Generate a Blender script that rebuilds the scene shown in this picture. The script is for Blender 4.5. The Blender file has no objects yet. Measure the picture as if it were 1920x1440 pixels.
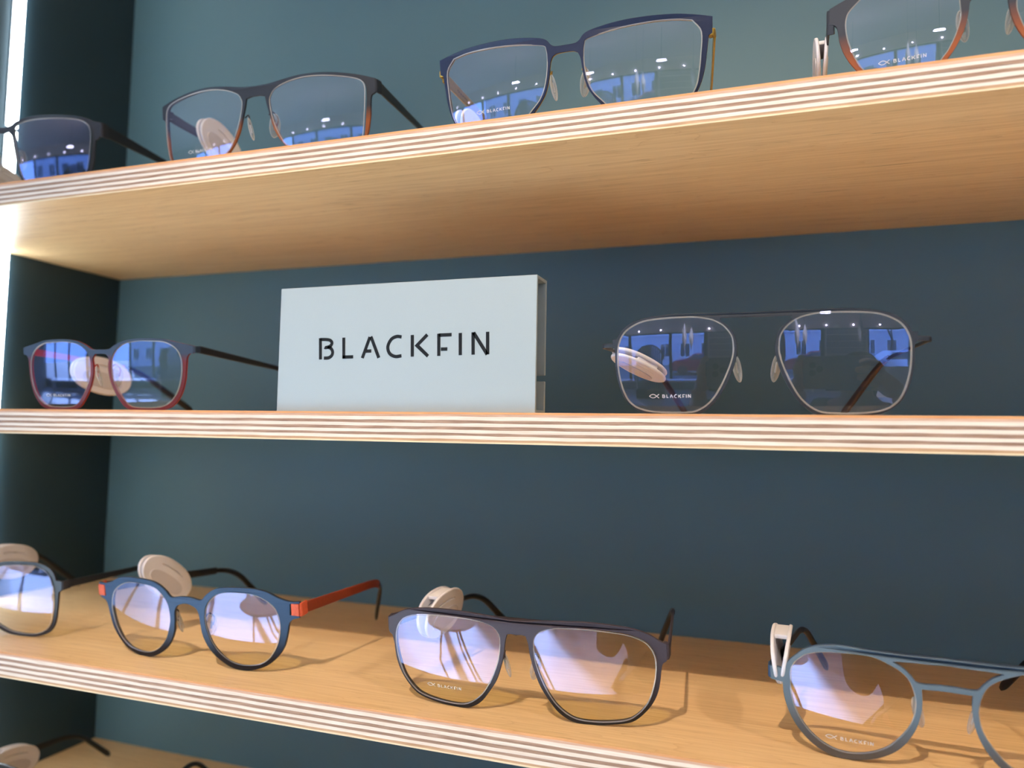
import bpy, bmesh, math, random
from mathutils import Vector, Matrix
random.seed(7)
scene = bpy.context.scene
COL = scene.collection
MM = 0.001
PI = math.pi

# ------------------------------------------------------------------ camera
CP = Vector((377.83, -343.2, -11.9)) * MM
CR = Vector((0.94131, 0.337, 0.01898)).normalized()
CF = Vector((-0.33748, 0.93875, 0.06973)).normalized()
CU = CR.cross(CF).normalized()
cd = bpy.data.cameras.new('camera')
cam = bpy.data.objects.new('camera', cd)
COL.objects.link(cam)
cam.matrix_world = Matrix(((CR.x, CU.x, -CF.x, CP.x), (CR.y, CU.y, -CF.y, CP.y), (CR.z, CU.z, -CF.z, CP.z), (0, 0, 0, 1)))
cd.sensor_width = 36.0
cd.lens = 36.0 * 1443.18 / 1920.0
cd.clip_start = 0.01
cd.clip_end = 200
cd.dof.use_dof = True
cd.dof.focus_distance = 0.375
cd.dof.aperture_fstop = 6.5
scene.camera = cam

# ------------------------------------------------------------------ world, sun, lamps, exposure
vs = scene.view_settings
vs.view_transform = 'Standard'
vs.look = 'None'
vs.gamma = 1.0
vs.use_curve_mapping = False
vs.exposure = 0.42
try:
    scene.cycles.use_denoising = True
    scene.cycles.max_bounces = 8
    scene.cycles.transparent_max_bounces = 24
    scene.cycles.sample_clamp_indirect = 6.0
    scene.cycles.caustics_reflective = False
    scene.cycles.caustics_refractive = False
except Exception:
    pass
w = bpy.data.worlds.new('world')
scene.world = w
w.use_nodes = True
bg = w.node_tree.nodes['Background']
bg.inputs[0].default_value = (0.28, 0.52, 1.0, 1)
bg.inputs[1].default_value = 8.0


def lamp(name, kind, loc, energy, color, direction=None, **kw):
    d = bpy.data.lights.new(name, kind)
    d.energy = energy
    d.color = color
    for k, v in kw.items():
        setattr(d, k, v)
    o = bpy.data.objects.new(name, d)
    COL.objects.link(o)
    o.location = loc
    if direction is not None:
        o.rotation_euler = Vector(direction).to_track_quat('-Z', 'Y').to_euler()
    return o


# low winter sun coming in over the street on the left
SUN_EL, SUN_AZ = math.radians(18), math.radians(33)
sd = Vector((math.sin(SUN_AZ) * math.cos(SUN_EL), math.cos(SUN_AZ) * math.cos(SUN_EL), -math.sin(SUN_EL)))
lamp('sun', 'SUN', (0, -10, 8), 52.0, (0.62, 0.84, 1.0), sd, angle=math.radians(0.6))
# the ceiling spot that throws the crisp shadows on the shelves
lamp('ceiling_spot', 'SPOT', (0.235, -0.86, 0.90), 38.0, (1.0, 0.80, 0.58), (0.15, 0.86, -1.02),
     spot_size=math.radians(46), spot_blend=0.55, shadow_soft_size=0.010)
lamp('ceiling_spot_right', 'SPOT', (1.25, -0.80, 1.02), 19.0, (1.0, 0.86, 0.70), (-0.85, 0.80, -1.05), spot_size=math.radians(46), spot_blend=0.6, shadow_soft_size=0.03)
# added fill lamps aimed at the floor, for bounce onto the shelf undersides
FILL_XY = ((-1.0, -1.5), (0.35, -2.3), (1.7, -1.5), (-2.6, -3.4), (2.6, -4.2))
for _x, _y in FILL_XY:
    lamp('floor_fill_lamp', 'SPOT', (_x, _y, 1.14), 430.0, (1.0, 0.92, 0.80), (0, 0, -1), spot_size=math.radians(80), spot_blend=0.6, shadow_soft_size=0.04)

# ------------------------------------------------------------------ helpers
def tag(o, label=None, cat=None, group=None, kind=None):
    if label: o['label'] = label
    if cat: o['category'] = cat
    if group: o['group'] = group
    if kind: o['kind'] = kind
    return o


def link(o, parent=None):
    COL.objects.link(o)
    if parent is not None:
        o.parent = parent
    return o


def empty(name, matrix=None, loc=None, parent=None):
    o = bpy.data.objects.new(name, None)
    o.empty_display_size = 0.01
    link(o, parent)
    if matrix is not None: o.matrix_world = matrix
    if loc is not None: o.location = loc
    return o


def mesh_obj(name, verts, faces, mat, parent=None, smooth=False):
    me = bpy.data.meshes.new(name)
    me.from_pydata([tuple(v) for v in verts], [], faces)
    me.materials.append(mat)
    if smooth:
        me.polygons.foreach_set('use_smooth', [True] * len(me.polygons))
    me.update()
    o = bpy.data.objects.new(name, me)
    return link(o, parent)


def bm_obj(name, bm, mat, parent=None, smooth=False, angle=None):
    me = bpy.data.meshes.new(name)
    bmesh.ops.recalc_face_normals(bm, faces=bm.faces)
    bm.to_mesh(me)
    bm.free()
    me.materials.append(mat)
    if smooth or angle:
        me.polygons.foreach_set('use_smooth', [True] * len(me.polygons))
        if angle:
            try: me.set_sharp_from_angle(angle=math.radians(angle))
            except Exception: pass
    o = bpy.data.objects.new(name, me)
    return link(o, parent)


def add_box(bm, lo, hi, bevel=0.0, seg=2):
    lo, hi = Vector(lo), Vector(hi)
    r = bmesh.ops.create_cube(bm, size=1.0, matrix=Matrix.Translation((lo + hi) / 2) @ Matrix.Diagonal((*(hi - lo), 1)))
    if bevel > 0:
        es = list({e for v in r['verts'] for e in v.link_edges})
        bmesh.ops.bevel(bm, geom=es, offset=bevel, segments=seg, affect='EDGES', profile=0.6)


def box(name, lo, hi, mat, parent=None, bevel=0.0):
    bm = bmesh.new()
    add_box(bm, lo, hi, bevel)
    return bm_obj(name, bm, mat, parent, angle=40 if bevel else None)


def sweep(bm, path, halfw, halfh, up=(0, 0, 1), sides=10, power=0.6, caps=True):
    """sweep a superellipse of half sizes halfw x halfh (lists) along a path"""
    n = len(path)
    rings = []
    up = Vector(up)
    for i in range(n):
        a = path[max(i - 1, 0)]
        b = path[min(i + 1, n - 1)]
        t = (Vector(b) - Vector(a)).normalized()
        side = t.cross(up)
        if side.length < 1e-4: side = Vector((1, 0, 0))
        side.normalize()
        hh = side.cross(t).normalized()
        hw = halfw[i] if isinstance(halfw, (list, tuple)) else halfw
        hv = halfh[i] if isinstance(halfh, (list, tuple)) else halfh
        ring = []
        for k in range(sides):
            an = 2 * PI * (k + 0.5) / sides
            c, s = math.cos(an), math.sin(an)
            c = math.copysign(abs(c) ** power, c)
            s = math.copysign(abs(s) ** power, s)
            ring.append(bm.verts.new(Vector(path[i]) + side * (c * hw) + hh * (s * hv)))
        rings.append(ring)
    for i in range(n - 1):
        for k in range(sides):
            bm.faces.new((rings[i][k], rings[i][(k + 1) % sides], rings[i + 1][(k + 1) % sides], rings[i + 1][k]))
    if caps:
        bm.faces.new(rings[0][::-1])
        bm.faces.new(rings[-1])


def tube(bm, path, r, sides=8):
    sweep(bm, path, r, r, up=(0.123, 0.05, 1), sides=sides, power=1.0)


def rounded_path(pts, rad, seg=7):
    """polyline with its inner corners replaced by arcs (quadratic)"""
    pts = [Vector(p) for p in pts]
    out = [pts[0]]
    for i in range(1, len(pts) - 1):
        a, b, c = pts[i - 1], pts[i], pts[i + 1]
        r = rad[i - 1] if isinstance(rad, (list, tuple)) else rad
        p0 = b + (a - b).normalized() * min(r, (a - b).length * 0.48)
        p1 = b + (c - b).normalized() * min(r, (c - b).length * 0.48)
        for k in range(seg + 1):
            t = k / seg
            out.append(p0 * (1 - t) ** 2 + b * 2 * t * (1 - t) + p1 * t * t)
    out.append(pts[-1])
    return out


def resample_smooth(pts, corner=55, sub=4, closed=True):
    """Catmull-Rom through traced points, sharp corners kept"""
    n = len(pts)
    P = [Vector((p[0], p[1])) for p in pts]
    sharp = []
    for i in range(n):
        a, b, c = P[i - 1], P[i], P[(i + 1) % n]
        d1, d2 = b - a, c - b
        ang = 0
        if d1.length > 1e-6 and d2.length > 1e-6:
            ang = math.degrees(math.acos(max(-1, min(1, d1.normalized().dot(d2.normalized())))))
        sharp.append(ang > corner)
    out = []
    for i in range(n):
        if not closed and i == n - 1: break
        p1, p2 = P[i], P[(i + 1) % n]
        p0 = P[i - 1] if not sharp[i] else p1 * 2 - p2
        p3 = P[(i + 2) % n] if not sharp[(i + 1) % n] else p2 * 2 - p1
        L = (p2 - p1).length
        m1 = (p2 - p0) * 0.5
        m2 = (p3 - p1) * 0.5
        # keep tangents in proportion to this span
        for m, q in ((m1, 0), (m2, 0)):
            if m.length > L: m *= L / m.length
        for k in range(sub):
            t = k / sub
            h00 = 2 * t ** 3 - 3 * t ** 2 + 1
            h10 = t ** 3 - 2 * t ** 2 + t
            h01 = -2 * t ** 3 + 3 * t ** 2
            h11 = t ** 3 - t ** 2
            out.append(p1 * h00 + m1 * h10 + p2 * h01 + m2 * h11)
    return out


def plate_mesh(name, outer, holes, thick, bevel, fn):
    """flat plate with holes (a filled 2D curve), each point then placed by fn(u, v, depth)"""
    cu = bpy.data.curves.new(name, 'CURVE')
    cu.dimensions = '2D'
    cu.fill_mode = 'BOTH'
    cu.extrude = max(thick / 2 - bevel, 1e-6) * 1000
    cu.bevel_depth = bevel * 1000
    cu.bevel_resolution = 1
    for poly in [outer] + holes:
        sp = cu.splines.new('POLY')
        sp.points.add(len(poly) - 1)
        for p, q in zip(sp.points, poly):
            p.co = (q[0], q[1], 0, 1)
        sp.use_cyclic_u = True
    tmp = bpy.data.objects.new(name, cu)
    me = bpy.data.meshes.new_from_object(tmp)
    bpy.data.objects.remove(tmp)
    bpy.data.curves.remove(cu)
    for v in me.vertices:
        v.co = fn(v.co.x, v.co.y, v.co.z)
    me.materials.clear()
    return me


def me_obj(name, me, mat, parent=None, smooth_angle=35):
    me.name = name
    me.materials.append(mat)
    me.polygons.foreach_set('use_smooth', [True] * len(me.polygons))
    try: me.set_sharp_from_angle(angle=math.radians(smooth_angle))
    except Exception: pass
    me.update()
    o = bpy.data.objects.new(name, me)
    return link(o, parent)


# ------------------------------------------------------------------ materials
def srgb(r, g, b):
    f = lambda c: (c / 255 / 12.92) if c / 255 <= 0.04045 else ((c / 255 + 0.055) / 1.055) ** 2.4
    return (f(r), f(g), f(b), 1)


class N:
    def __init__(s, name):
        s.m = bpy.data.materials.new(name)
        s.m.use_nodes = True
        s.t = s.m.node_tree
        s.t.nodes.clear()
        s.out = s.t.nodes.new('ShaderNodeOutputMaterial')

    def n(s, typ, **kw):
        nd = s.t.nodes.new('ShaderNode' + typ)
        for k, v in kw.items():
            if k.startswith('i_'):
                key = k[2:]
                key = int(key) if key.isdigit() else key.replace('_', ' ')
                nd.inputs[key].default_value = v
            else:
                setattr(nd, k, v)
        return nd

    def l(s, a, b): s.t.links.new(a, b)

    def ramp(s, fac, stops):
        r = s.n('ValToRGB')
        e = r.color_ramp.elements
        while len(e) < len(stops): e.new(0.5)
        for x, (p, c) in zip(e, stops):
            x.position = p
            x.color = c
        s.l(fac, r.inputs[0])
        return r.outputs[0]

    def coords(s, scale=(1, 1, 1), kind='Object', rot=(0, 0, 0), loc=(0, 0, 0)):
        tc = s.n('TexCoord')
        mp = s.n('Mapping')
        mp.inputs['Scale'].default_value = scale
        mp.inputs['Rotation'].default_value = rot
        mp.inputs['Location'].default_value = loc
        s.l(tc.outputs[kind], mp.inputs[0])
        return mp.outputs[0]

    def noise(s, vec, scale=1.0, detail=3, rough=0.5, dist=0.0):
        nz = s.n('TexNoise')
        nz.inputs['Scale'].default_value = scale
        nz.inputs['Detail'].default_value = detail
        nz.inputs['Roughness'].default_value = rough
        nz.inputs['Distortion'].default_value = dist
        s.l(vec, nz.inputs['Vector'])
        return nz.outputs['Fac']

    def mix(s, fac, a, b, blend='MIX'):
        m = s.n('Mix', data_type='RGBA', blend_type=blend)
        for sock, v in ((m.inputs[0], fac), (m.inputs[6], a), (m.inputs[7], b)):
            if hasattr(v, 'is_output'): s.l(v, sock)
            else: sock.default_value = v
        return m.outputs[2]

    def bsdf(s, color, rough=0.5, metal=0.0, spec=0.5, bump=None, bump_d=0.0002, bump_s=0.3, coat=0.0, **kw):
        b = s.n('BsdfPrincipled')
        if hasattr(color, 'is_output'): s.l(color, b.inputs['Base Color'])
        else: b.inputs['Base Color'].default_value = color
        if hasattr(rough, 'is_output'): s.l(rough, b.inputs['Roughness'])
        else: b.inputs['Roughness'].default_value = rough
        b.inputs['Metallic'].default_value = metal
        b.inputs['Specular IOR Level'].default_value = spec
        b.inputs['Coat Weight'].default_value = coat
        for k, v in kw.items():
            b.inputs[k.replace('_', ' ')].default_value = v
        if bump is not None:
            bp = s.n('Bump')
            bp.inputs['Strength'].default_value = bump_s
            bp.inputs['Distance'].default_value = bump_d
            s.l(bump, bp.inputs['Height'])
            s.l(bp.outputs[0], b.inputs['Normal'])
        s.l(b.outputs[0], s.out.inputs[0])
        return s.m


def plain(name, col, rough=0.5, metal=0.0, spec=0.5, var=0.08, scale=60, bump_s=0.15, **kw):
    """a painted or moulded surface with slight procedural mottling"""
    m = N(name)
    f = m.noise(m.coords(), scale, 4)
    lo = tuple(c * (1 - var) for c in col[:3]) + (1,)
    hi = tuple(min(1, c * (1 + var)) for c in col[:3]) + (1,)
    return m.bsdf(m.ramp(f, [(0.3, lo), (0.7, hi)]), rough, metal, spec, bump=m.noise(m.coords(), scale * 30, 2), bump_s=bump_s, bump_d=0.0001, **kw)


def emit(name, col, strength):
    m = N(name)
    e = m.n('Emission')
    e.inputs[0].default_value = col
    e.inputs[1].default_value = strength
    m.l(e.outputs[0], m.out.inputs[0])
    return m.m


def wood_face(name, base, dark, light):
    m = N(name)
    c1 = m.coords((3.5, 34, 34))
    broad = m.noise(c1, 1.0, 3, 0.55, 1.6)
    c2 = m.coords((14, 560, 560), loc=(3, 1, 0))
    fine = m.noise(c2, 1.0, 3, 0.6)
    c3 = m.coords((1.6, 9, 9), loc=(7, 2, 0))
    clouds = m.noise(c3, 1.0, 2, 0.5)
    # contour lines of a broad noise read as growth rings
    wv = m.n('Math', operation='MULTIPLY', i_1=11.0)
    m.l(broad, wv.inputs[0])
    fr = m.n('Math', operation='FRACT')
    m.l(wv.outputs[0], fr.inputs[0])
    rings = m.ramp(fr.outputs[0], [(0.0, (1, 1, 1, 1)), (0.10, (0.25, 0.25, 0.25, 1)), (0.45, (0, 0, 0, 1)), (1.0, (0.12, 0.12, 0.12, 1))])
    col = m.mix(m.ramp(clouds, [(0.3, (0, 0, 0, 1)), (0.7, (1, 1, 1, 1))]), base, light)
    col = m.mix(m.ramp(fine, [(0.38, (0.24, 0.24, 0.24, 1)), (0.62, (0, 0, 0, 1))]), col, dark)
    k = m.n('Math', operation='MULTIPLY', i_1=0.30)
    m.l(rings, k.inputs[0])
    col = m.mix(k.outputs[0], col, dark)
    # short dark flecks
    c4 = m.coords((38, 900, 900), loc=(1, 5, 0))
    fl = m.noise(c4, 1.0, 1, 0.4)
    col = m.mix(m.ramp(fl, [(0.72, (0, 0, 0, 1)), (0.80, (0.55, 0.55, 0.55, 1))]), col, tuple(c * 0.45 for c in dark[:3]) + (1,))
    return m.bsdf(col, 0.42, spec=0.35, bump=fine, bump_s=0.12, bump_d=0.0001)


def ply_mat(name, a, b, seed):
    m = N(name)
    f = m.noise(m.coords((45, 300, 900), loc=(seed, seed * 2, 0)), 1.0, 4, 0.65)
    g = m.noise(m.coords((5, 20, 700), loc=(seed * 3, 0, 0)), 1.0, 3, 0.6)
    col = m.mix(m.ramp(f, [(0.32, (0, 0, 0, 1)), (0.68, (1, 1, 1, 1))]), a, b)
    col = m.mix(m.ramp(g, [(0.3, (0.0, 0.0, 0.0, 1)), (0.75, (0.35, 0.35, 0.35, 1))]), col, tuple(c * 0.6 for c in a[:3]) + (1,))
    return m.bsdf(col, 0.6, spec=0.25, bump=f, bump_s=0.3, bump_d=0.00015)


M = {}
M['wall'] = (lambda m: m.bsdf(m.ramp(m.noise(m.coords(), 3.0, 3), [(0.3, (0.086, 0.166, 0.194, 1)), (0.7, (0.094, 0.178, 0.206, 1))]), 0.55, spec=0.3,
             bump=m.noise(m.coords(), 900, 3), bump_s=0.12, bump_d=0.0002))(N('slate_blue_paint'))
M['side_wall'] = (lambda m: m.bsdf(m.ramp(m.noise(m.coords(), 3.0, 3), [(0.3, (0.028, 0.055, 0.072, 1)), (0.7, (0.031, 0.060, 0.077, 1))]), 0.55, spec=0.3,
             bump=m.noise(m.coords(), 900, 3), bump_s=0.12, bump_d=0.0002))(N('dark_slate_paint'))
M['wood'] = wood_face('birch_veneer', srgb(234, 196, 144), srgb(182, 130, 78), srgb(242, 210, 162))
M['ply_light'] = ply_mat('light_ply', srgb(224, 209, 192), srgb(244, 234, 221), 1)
M['ply_dark'] = ply_mat('end_grain_ply', srgb(136, 106, 88), srgb(192, 160, 138), 4)
M['ply_pink'] = ply_mat('pinkish_ply', srgb(196, 154, 128), srgb(226, 190, 166), 6)
M['ply_tan'] = ply_mat('tan_ply', srgb(178, 138, 104), srgb(216, 178, 142), 8)
M['veneer_edge'] = ply_mat('veneer_edge', srgb(214, 150, 98), srgb(232, 176, 124), 9)
M['veneer_pale'] = ply_mat('pale_veneer_edge', srgb(226, 204, 166), srgb(240, 224, 190), 11)
M['alu'] = (lambda m: m.bsdf(m.ramp(m.noise(m.coords((60, 60, 60)), 60, 3), [(0.3, (0.35, 0.41, 0.42, 1)), (0.7, (0.38, 0.44, 0.45, 1))]), 0.5, metal=0.15, spec=0.4,
             bump=m.noise(m.coords(), 3000, 2), bump_s=0.12, bump_d=0.0001))(N('satin_aluminium'))
M['black_print'] = plain('black_print', (0.008, 0.010, 0.012, 1), 0.7, spec=0.2)
M['white_plastic'] = plain('white_plastic', srgb(222, 220, 226), 0.42, var=0.03)
M['white_groove'] = plain('tag_recess', srgb(196, 192, 196), 0.5, var=0.04)
M['tip_black'] = plain('black_acetate', (0.010, 0.010, 0.011, 1), 0.38)
M['lens_print'] = plain('white_lens_print', (0.60, 0.62, 0.64, 1), 0.6)
M['led'] = emit('led_diffuser', (0.80, 0.92, 1.0, 1), 22.0)
M['led_alu'] = plain('led_channel_metal', (0.5, 0.52, 0.54, 1), 0.4, 0.8)


def lens_mat():
    """thin anti-reflective lens: what the bluish coating reflects is what it does not let through"""
    m = N('coated_lens')
    lw = m.n('LayerWeight')
    lw.inputs[0].default_value = 0.2
    mr = m.n('MapRange')
    mr.inputs['From Min'].default_value = 0.02
    mr.inputs['From Max'].default_value = 1.0
    mr.inputs['To Min'].default_value = 0.12
    mr.inputs['To Max'].default_value = 0.7
    m.l(lw.outputs['Fresnel'], mr.inputs['Value'])
    refl = m.mix(1.0, (0.54, 0.58, 1.0, 1), mr.outputs[0], 'MULTIPLY')
    inv = m.mix(1.0, (0.985, 0.985, 0.985, 1), refl, 'SUBTRACT')
    tr = m.n('BsdfTransparent')
    m.l(inv, tr.inputs[0])
    gl = m.n('BsdfGlossy')
    m.l(refl, gl.inputs['Color'])
    gl.inputs['Roughness'].default_value = 0.0
    ad = m.n('AddShader')
    m.l(tr.outputs[0], ad.inputs[0])
    m.l(gl.outputs[0], ad.inputs[1])
    m.l(ad.outputs[0], m.out.inputs[0])
    return m.m


def clear_mat(name, tint, fac, diff):
    m = N(name)
    tr = m.n('BsdfTransparent')
    tr.inputs[0].default_value = tint
    p = m.n('BsdfPrincipled')
    p.inputs['Base Color'].default_value = diff
    p.inputs['Roughness'].default_value = 0.12
    mx = m.n('MixShader')
    lw = m.n('LayerWeight')
    lw.inputs[0].default_value = 0.3
    mr = m.n('MapRange')
    mr.inputs['To Min'].default_value = fac
    mr.inputs['To Max'].default_value = 1.0
    m.l(lw.outputs['Facing'], mr.inputs['Value'])
    m.l(mr.outputs[0], mx.inputs[0])
    m.l(tr.outputs[0], mx.inputs[1])
    m.l(p.outputs[0], mx.inputs[2])
    m.l(mx.outputs[0], m.out.inputs[0])
    return m.m


M['lens'] = lens_mat()
M['lens_edge'] = clear_mat('lens_edge', (0.8, 0.8, 0.78, 1), 0.35, (0.62, 0.58, 0.52, 1))
M['silicone'] = clear_mat('clear_silicone', (0.94, 0.94, 0.94, 1), 0.08, (0.80, 0.78, 0.76, 1))


def frame_mat(name, top, bottom=None, lo=0.016, hi=0.026, rough=0.5, metal=0.0):
    """satin coated titanium; a second colour fades in towards the bottom of the rim"""
    m = N(name)
    nz = m.noise(m.coords(), 700, 2)
    if bottom is None:
        col = m.ramp(nz, [(0.3, tuple(c * 0.92 for c in top[:3]) + (1,)), (0.7, tuple(c * 1.06 for c in top[:3]) + (1,))])
    else:
        tc = m.n('TexCoord')
        sp = m.n('SeparateXYZ')
        m.l(tc.outputs['Object'], sp.inputs[0])
        mr = m.n('MapRange')
        mr.inputs['From Min'].default_value = lo
        mr.inputs['From Max'].default_value = hi
        m.l(sp.outputs['Z'], mr.inputs['Value'])
        col = m.mix(mr.outputs[0], bottom, top)
    return m.bsdf(col, rough, metal=metal, spec=0.25, bump=m.noise(m.coords(), 9000, 2), bump_s=0.2, bump_d=0.00005)

# ------------------------------------------------------------------ the shelf bay
DEPTH = 0.20694
XL, XR = -0.21512, 1.0
Z1, Z2, Z3, Z4 = 0.14463, 0.0, -0.14613, -0.28987
FLOOR, CEIL = -1.50, 1.20
Y_BACK = DEPTH
Y_WIN = -6.6
RX0, RX1 = -8.0, 5.2

tag(box('wall_back', (RX0, Y_BACK, FLOOR), (RX1, Y_BACK + 0.1, CEIL), M['wall']), kind='structure')
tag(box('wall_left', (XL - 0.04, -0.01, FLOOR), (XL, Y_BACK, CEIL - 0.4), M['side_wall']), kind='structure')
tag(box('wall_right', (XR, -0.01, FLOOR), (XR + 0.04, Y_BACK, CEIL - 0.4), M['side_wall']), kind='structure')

# shelves: every ply of the laminated board is a part, with slightly wavy glue lines
PLIES = [('top_veneer', 0.070, 'veneer_edge'), ('ply', 0.075, 'ply_pink'), ('ply', 0.115, 'ply_light'), ('ply', 0.100, 'ply_dark'),
         ('ply', 0.108, 'ply_light'), ('ply', 0.100, 'ply_dark'), ('ply', 0.105, 'ply_light'), ('ply', 0.092, 'ply_dark'),
         ('ply', 0.105, 'ply_light'), ('ply', 0.075, 'ply_tan'), ('bottom_veneer', 0.055, 'veneer_pale')]
T_SH = 0.015


def shelf(z, label, seed):
    rnd = random.Random(seed)
    root = empty('display_shelf', loc=(0, 0, z))
    tag(root, label, 'shelf', 'plywood shelves of the eyewear bay')
    n = 110
    xs = [XL + (XR - XL) * i / n for i in range(n + 1)]
    zt = 0.0
    levels = [0.0]
    for _, f, _m in PLIES:
        zt -= f
        levels.append(zt)
    levels = [v / -levels[-1] * T_SH for v in levels]
    waves = []
    for j, lv in enumerate(levels):
        if j in (0, len(levels) - 1):
            waves.append([0.0] * (n + 1))
            continue
        ph = [rnd.uniform(0, 6.28) for _ in range(4)]
        waves.append([0.00007 * (math.sin(x * 60 + ph[0]) + math.sin(x * 151 + ph[1]) + 0.8 * math.sin(x * 330 + ph[2])) + rnd.uniform(-4e-5, 4e-5) for x in xs])
    for j, (nm, f, mk) in enumerate(PLIES):
        vs_, fs_ = [], []
        top = j == 0
        bot = j == len(PLIES) - 1
        y0 = rnd.uniform(0.0, 0.00018) if not (top or bot) else 0.0
        for i, x in enumerate(xs):
            za = levels[j] + waves[j][i]
            zb = levels[j + 1] + waves[j + 1][i]
            vs_ += [(x, y0, za), (x, Y_BACK, za), (x, Y_BACK, zb), (x, y0, zb)]
        for i in range(n):
            a, b = 4 * i, 4 * i + 4
            fs_ += [(a + 3, b + 3, b, a)]
            if top: fs_ += [(a, b, b + 1, a + 1)]
            if bot: fs_ += [(a + 2, b + 2, b + 3, a + 3)]
        fs_ += [(0, 1, 2, 3), (4 * n + 3, 4 * n + 2, 4 * n + 1, 4 * n)]
        mat = M[mk]
        o = mesh_obj(nm, vs_, fs_, mat, root)
        if top or bot:
            # the broad face shows the veneer itself, the thin edge its end colour
            o.data.materials.append(M['wood'])
            for p in o.data.polygons:
                if abs(p.normal.z) > 0.9: p.material_index = 1
    return root


shelf(Z1, 'topmost plywood shelf, its pale underside showing, above the lettered sign', 1)
shelf(Z2, 'middle plywood shelf seen edge-on, carrying the white lettered sign', 2)
shelf(Z3, 'plywood shelf below the sign, its sunlit honey-coloured top carrying four pairs of glasses', 3)
shelf(Z4, 'lowest plywood shelf, in shade at the bottom left corner', 4)

shelf(0.50, 'unseen plywood board added above the bay to shade the upper wall', 5)  # added out of view to keep ceiling light off the upper wall

# vertical light strip on the left side wall
led = empty('light_strip', loc=(XL, 0.0908, 0))
tag(led, 'glowing white vertical light strip on the left side wall, at the left edge', 'light')
for a, b in ((0.2315, 0.484), (Z1 + 0.0005, 0.2285), (Z2 + 0.0005, Z1 - T_SH - 0.0005), (Z3 + 0.0005, Z2 - T_SH - 0.0005), (Z4 + 0.0005, Z3 - T_SH - 0.0005)):
    bm = bmesh.new()
    add_box(bm, (0.0012, -0.0040, a), (0.0036, 0.0040, b), 0.0008)
    o = bm_obj('diffuser', bm, M['led'], led)
    bm = bmesh.new()
    add_box(bm, (0.0, -0.0050, a), (0.0012, 0.0050, b), 0.0003, 1)
    bm_obj('metal_channel', bm, M['led_alu'], led)

# ------------------------------------------------------------------ the lettered sign
SX, SY, SW, SH, SD = 0.1179, 0.0050, 0.1467, 0.0668, 0.0158
sign = empty('name_sign', loc=(SX, SY, Z2))
tag(sign, 'white aluminium block sign with dark lettering, standing on the middle shelf', 'sign')
T = 0.0017
bm = bmesh.new()
for lo, hi in (((0, 0, 0), (SW, T, SH)), ((0, T, SH - T), (SW, SD - T, SH)), ((0, SD - T, 0.0192), (SW, SD, SH)),
               ((0, SD - T, 0), (SW, SD, 0.0162)), ((0, T, 0), (SW, SD - T, T))):
    add_box(bm, lo, hi, 0.00022, 1)
bm_obj('aluminium_profile', bm, M['alu'], sign)

LET = {"b":[[[26.05,39.03],[26.54,27.62]],[[26.08,38.31],[30.52,38.11],[32.39,37.53],[33.26,36.27],[32.5,34.78],[30.69,34.11],[28.84,34.06]],[[30.69,34.11],[32.76,33.36],[33.86,31.48],[33.33,29.54],[31.43,28.42],[28.67,28.29]]],"l":[[[40.36,38.92],[40.8,27.82]],[[40.06,28.63],[46.38,28.69]]],"a":[[[51.87,27.9],[56.01,38.86]],[[56.59,39.02],[61.58,27.9]],[[53.91,31.51],[57.06,31.54]]],"c":[[[74.32,38.38],[71.64,38.7],[68.51,37.32],[66.62,33.49],[67.8,30.03],[71.02,28.43],[74.64,28.7]]],"k":[[[80.46,39.24],[80.8,28.17]],[[88.89,39.17],[83.26,33.81],[89.58,28.26]]],"f":[[[95.26,39.5],[95.57,28.24]],[[95.28,38.75],[102.31,38.81]],[[96.67,31.66],[100.14,31.67]]],"i":[[[106.99,39.51],[107.28,28.44]]],"n":[[[113.88,39.65],[114.15,28.56]],[[114.15,39.47],[121.56,28.59]],[[121.57,39.67],[121.82,28.58]]]}


def stroke(bm, pts, wd, d0, d1, fn):
    """a flat-capped pen stroke with a little thickness; fn maps (x, y, depth) to space"""
    P = [Vector(p) for p in pts]
    Ls, Rs = [], []
    for i in range(len(P)):
        a, b = P[max(i - 1, 0)], P[min(i + 1, len(P) - 1)]
        t = (b - a).normalized()
        nrm = Vector((-t.y, t.x))
        k = 1.0
        if 0 < i < len(P) - 1:
            t1 = (P[i] - a).normalized()
            k = 1 / max(0.6, abs(nrm.dot(Vector((-t1.y, t1.x)))))
        Ls.append(P[i] + nrm * wd / 2 * k)
        Rs.append(P[i] - nrm * wd / 2 * k)
    f = [bm.verts.new(fn(q.x, q.y, d0)) for q in Ls + Rs]
    g = [bm.verts.new(fn(q.x, q.y, d1)) for q in Ls + Rs]
    n = len(P)
    for i in range(n - 1):
        bm.faces.new((f[i], f[i + 1], f[n + i + 1], f[n + i]))
        bm.faces.new((g[i], g[n + i], g[n + i + 1], g[i + 1]))
        bm.faces.new((f[i], g[i], g[i + 1], f[i + 1]))
        bm.faces.new((f[n + i], f[n + i + 1], g[n + i + 1], g[n + i]))
    bm.faces.new((f[0], f[n], g[n], g[0]))
    bm.faces.new((f[n - 1], g[n - 1], g[2 * n - 1], f[2 * n - 1]))


def soften(pts):
    if len(pts) < 4: return pts
    q = resample_smooth(pts, corner=70, sub=5, closed=False) + [Vector(pts[-1])]
    return [(a.x, a.y) for a in q]


for ch in 'blackfin':
    bm = bmesh.new()
    for st in LET[ch]:
        stroke(bm, soften(st), 1.72, -0.16, 0.0, lambda x, y, d: Vector((x, d, y)) * MM)
    bm_obj('letter', bm, M['black_print'], sign)


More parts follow.
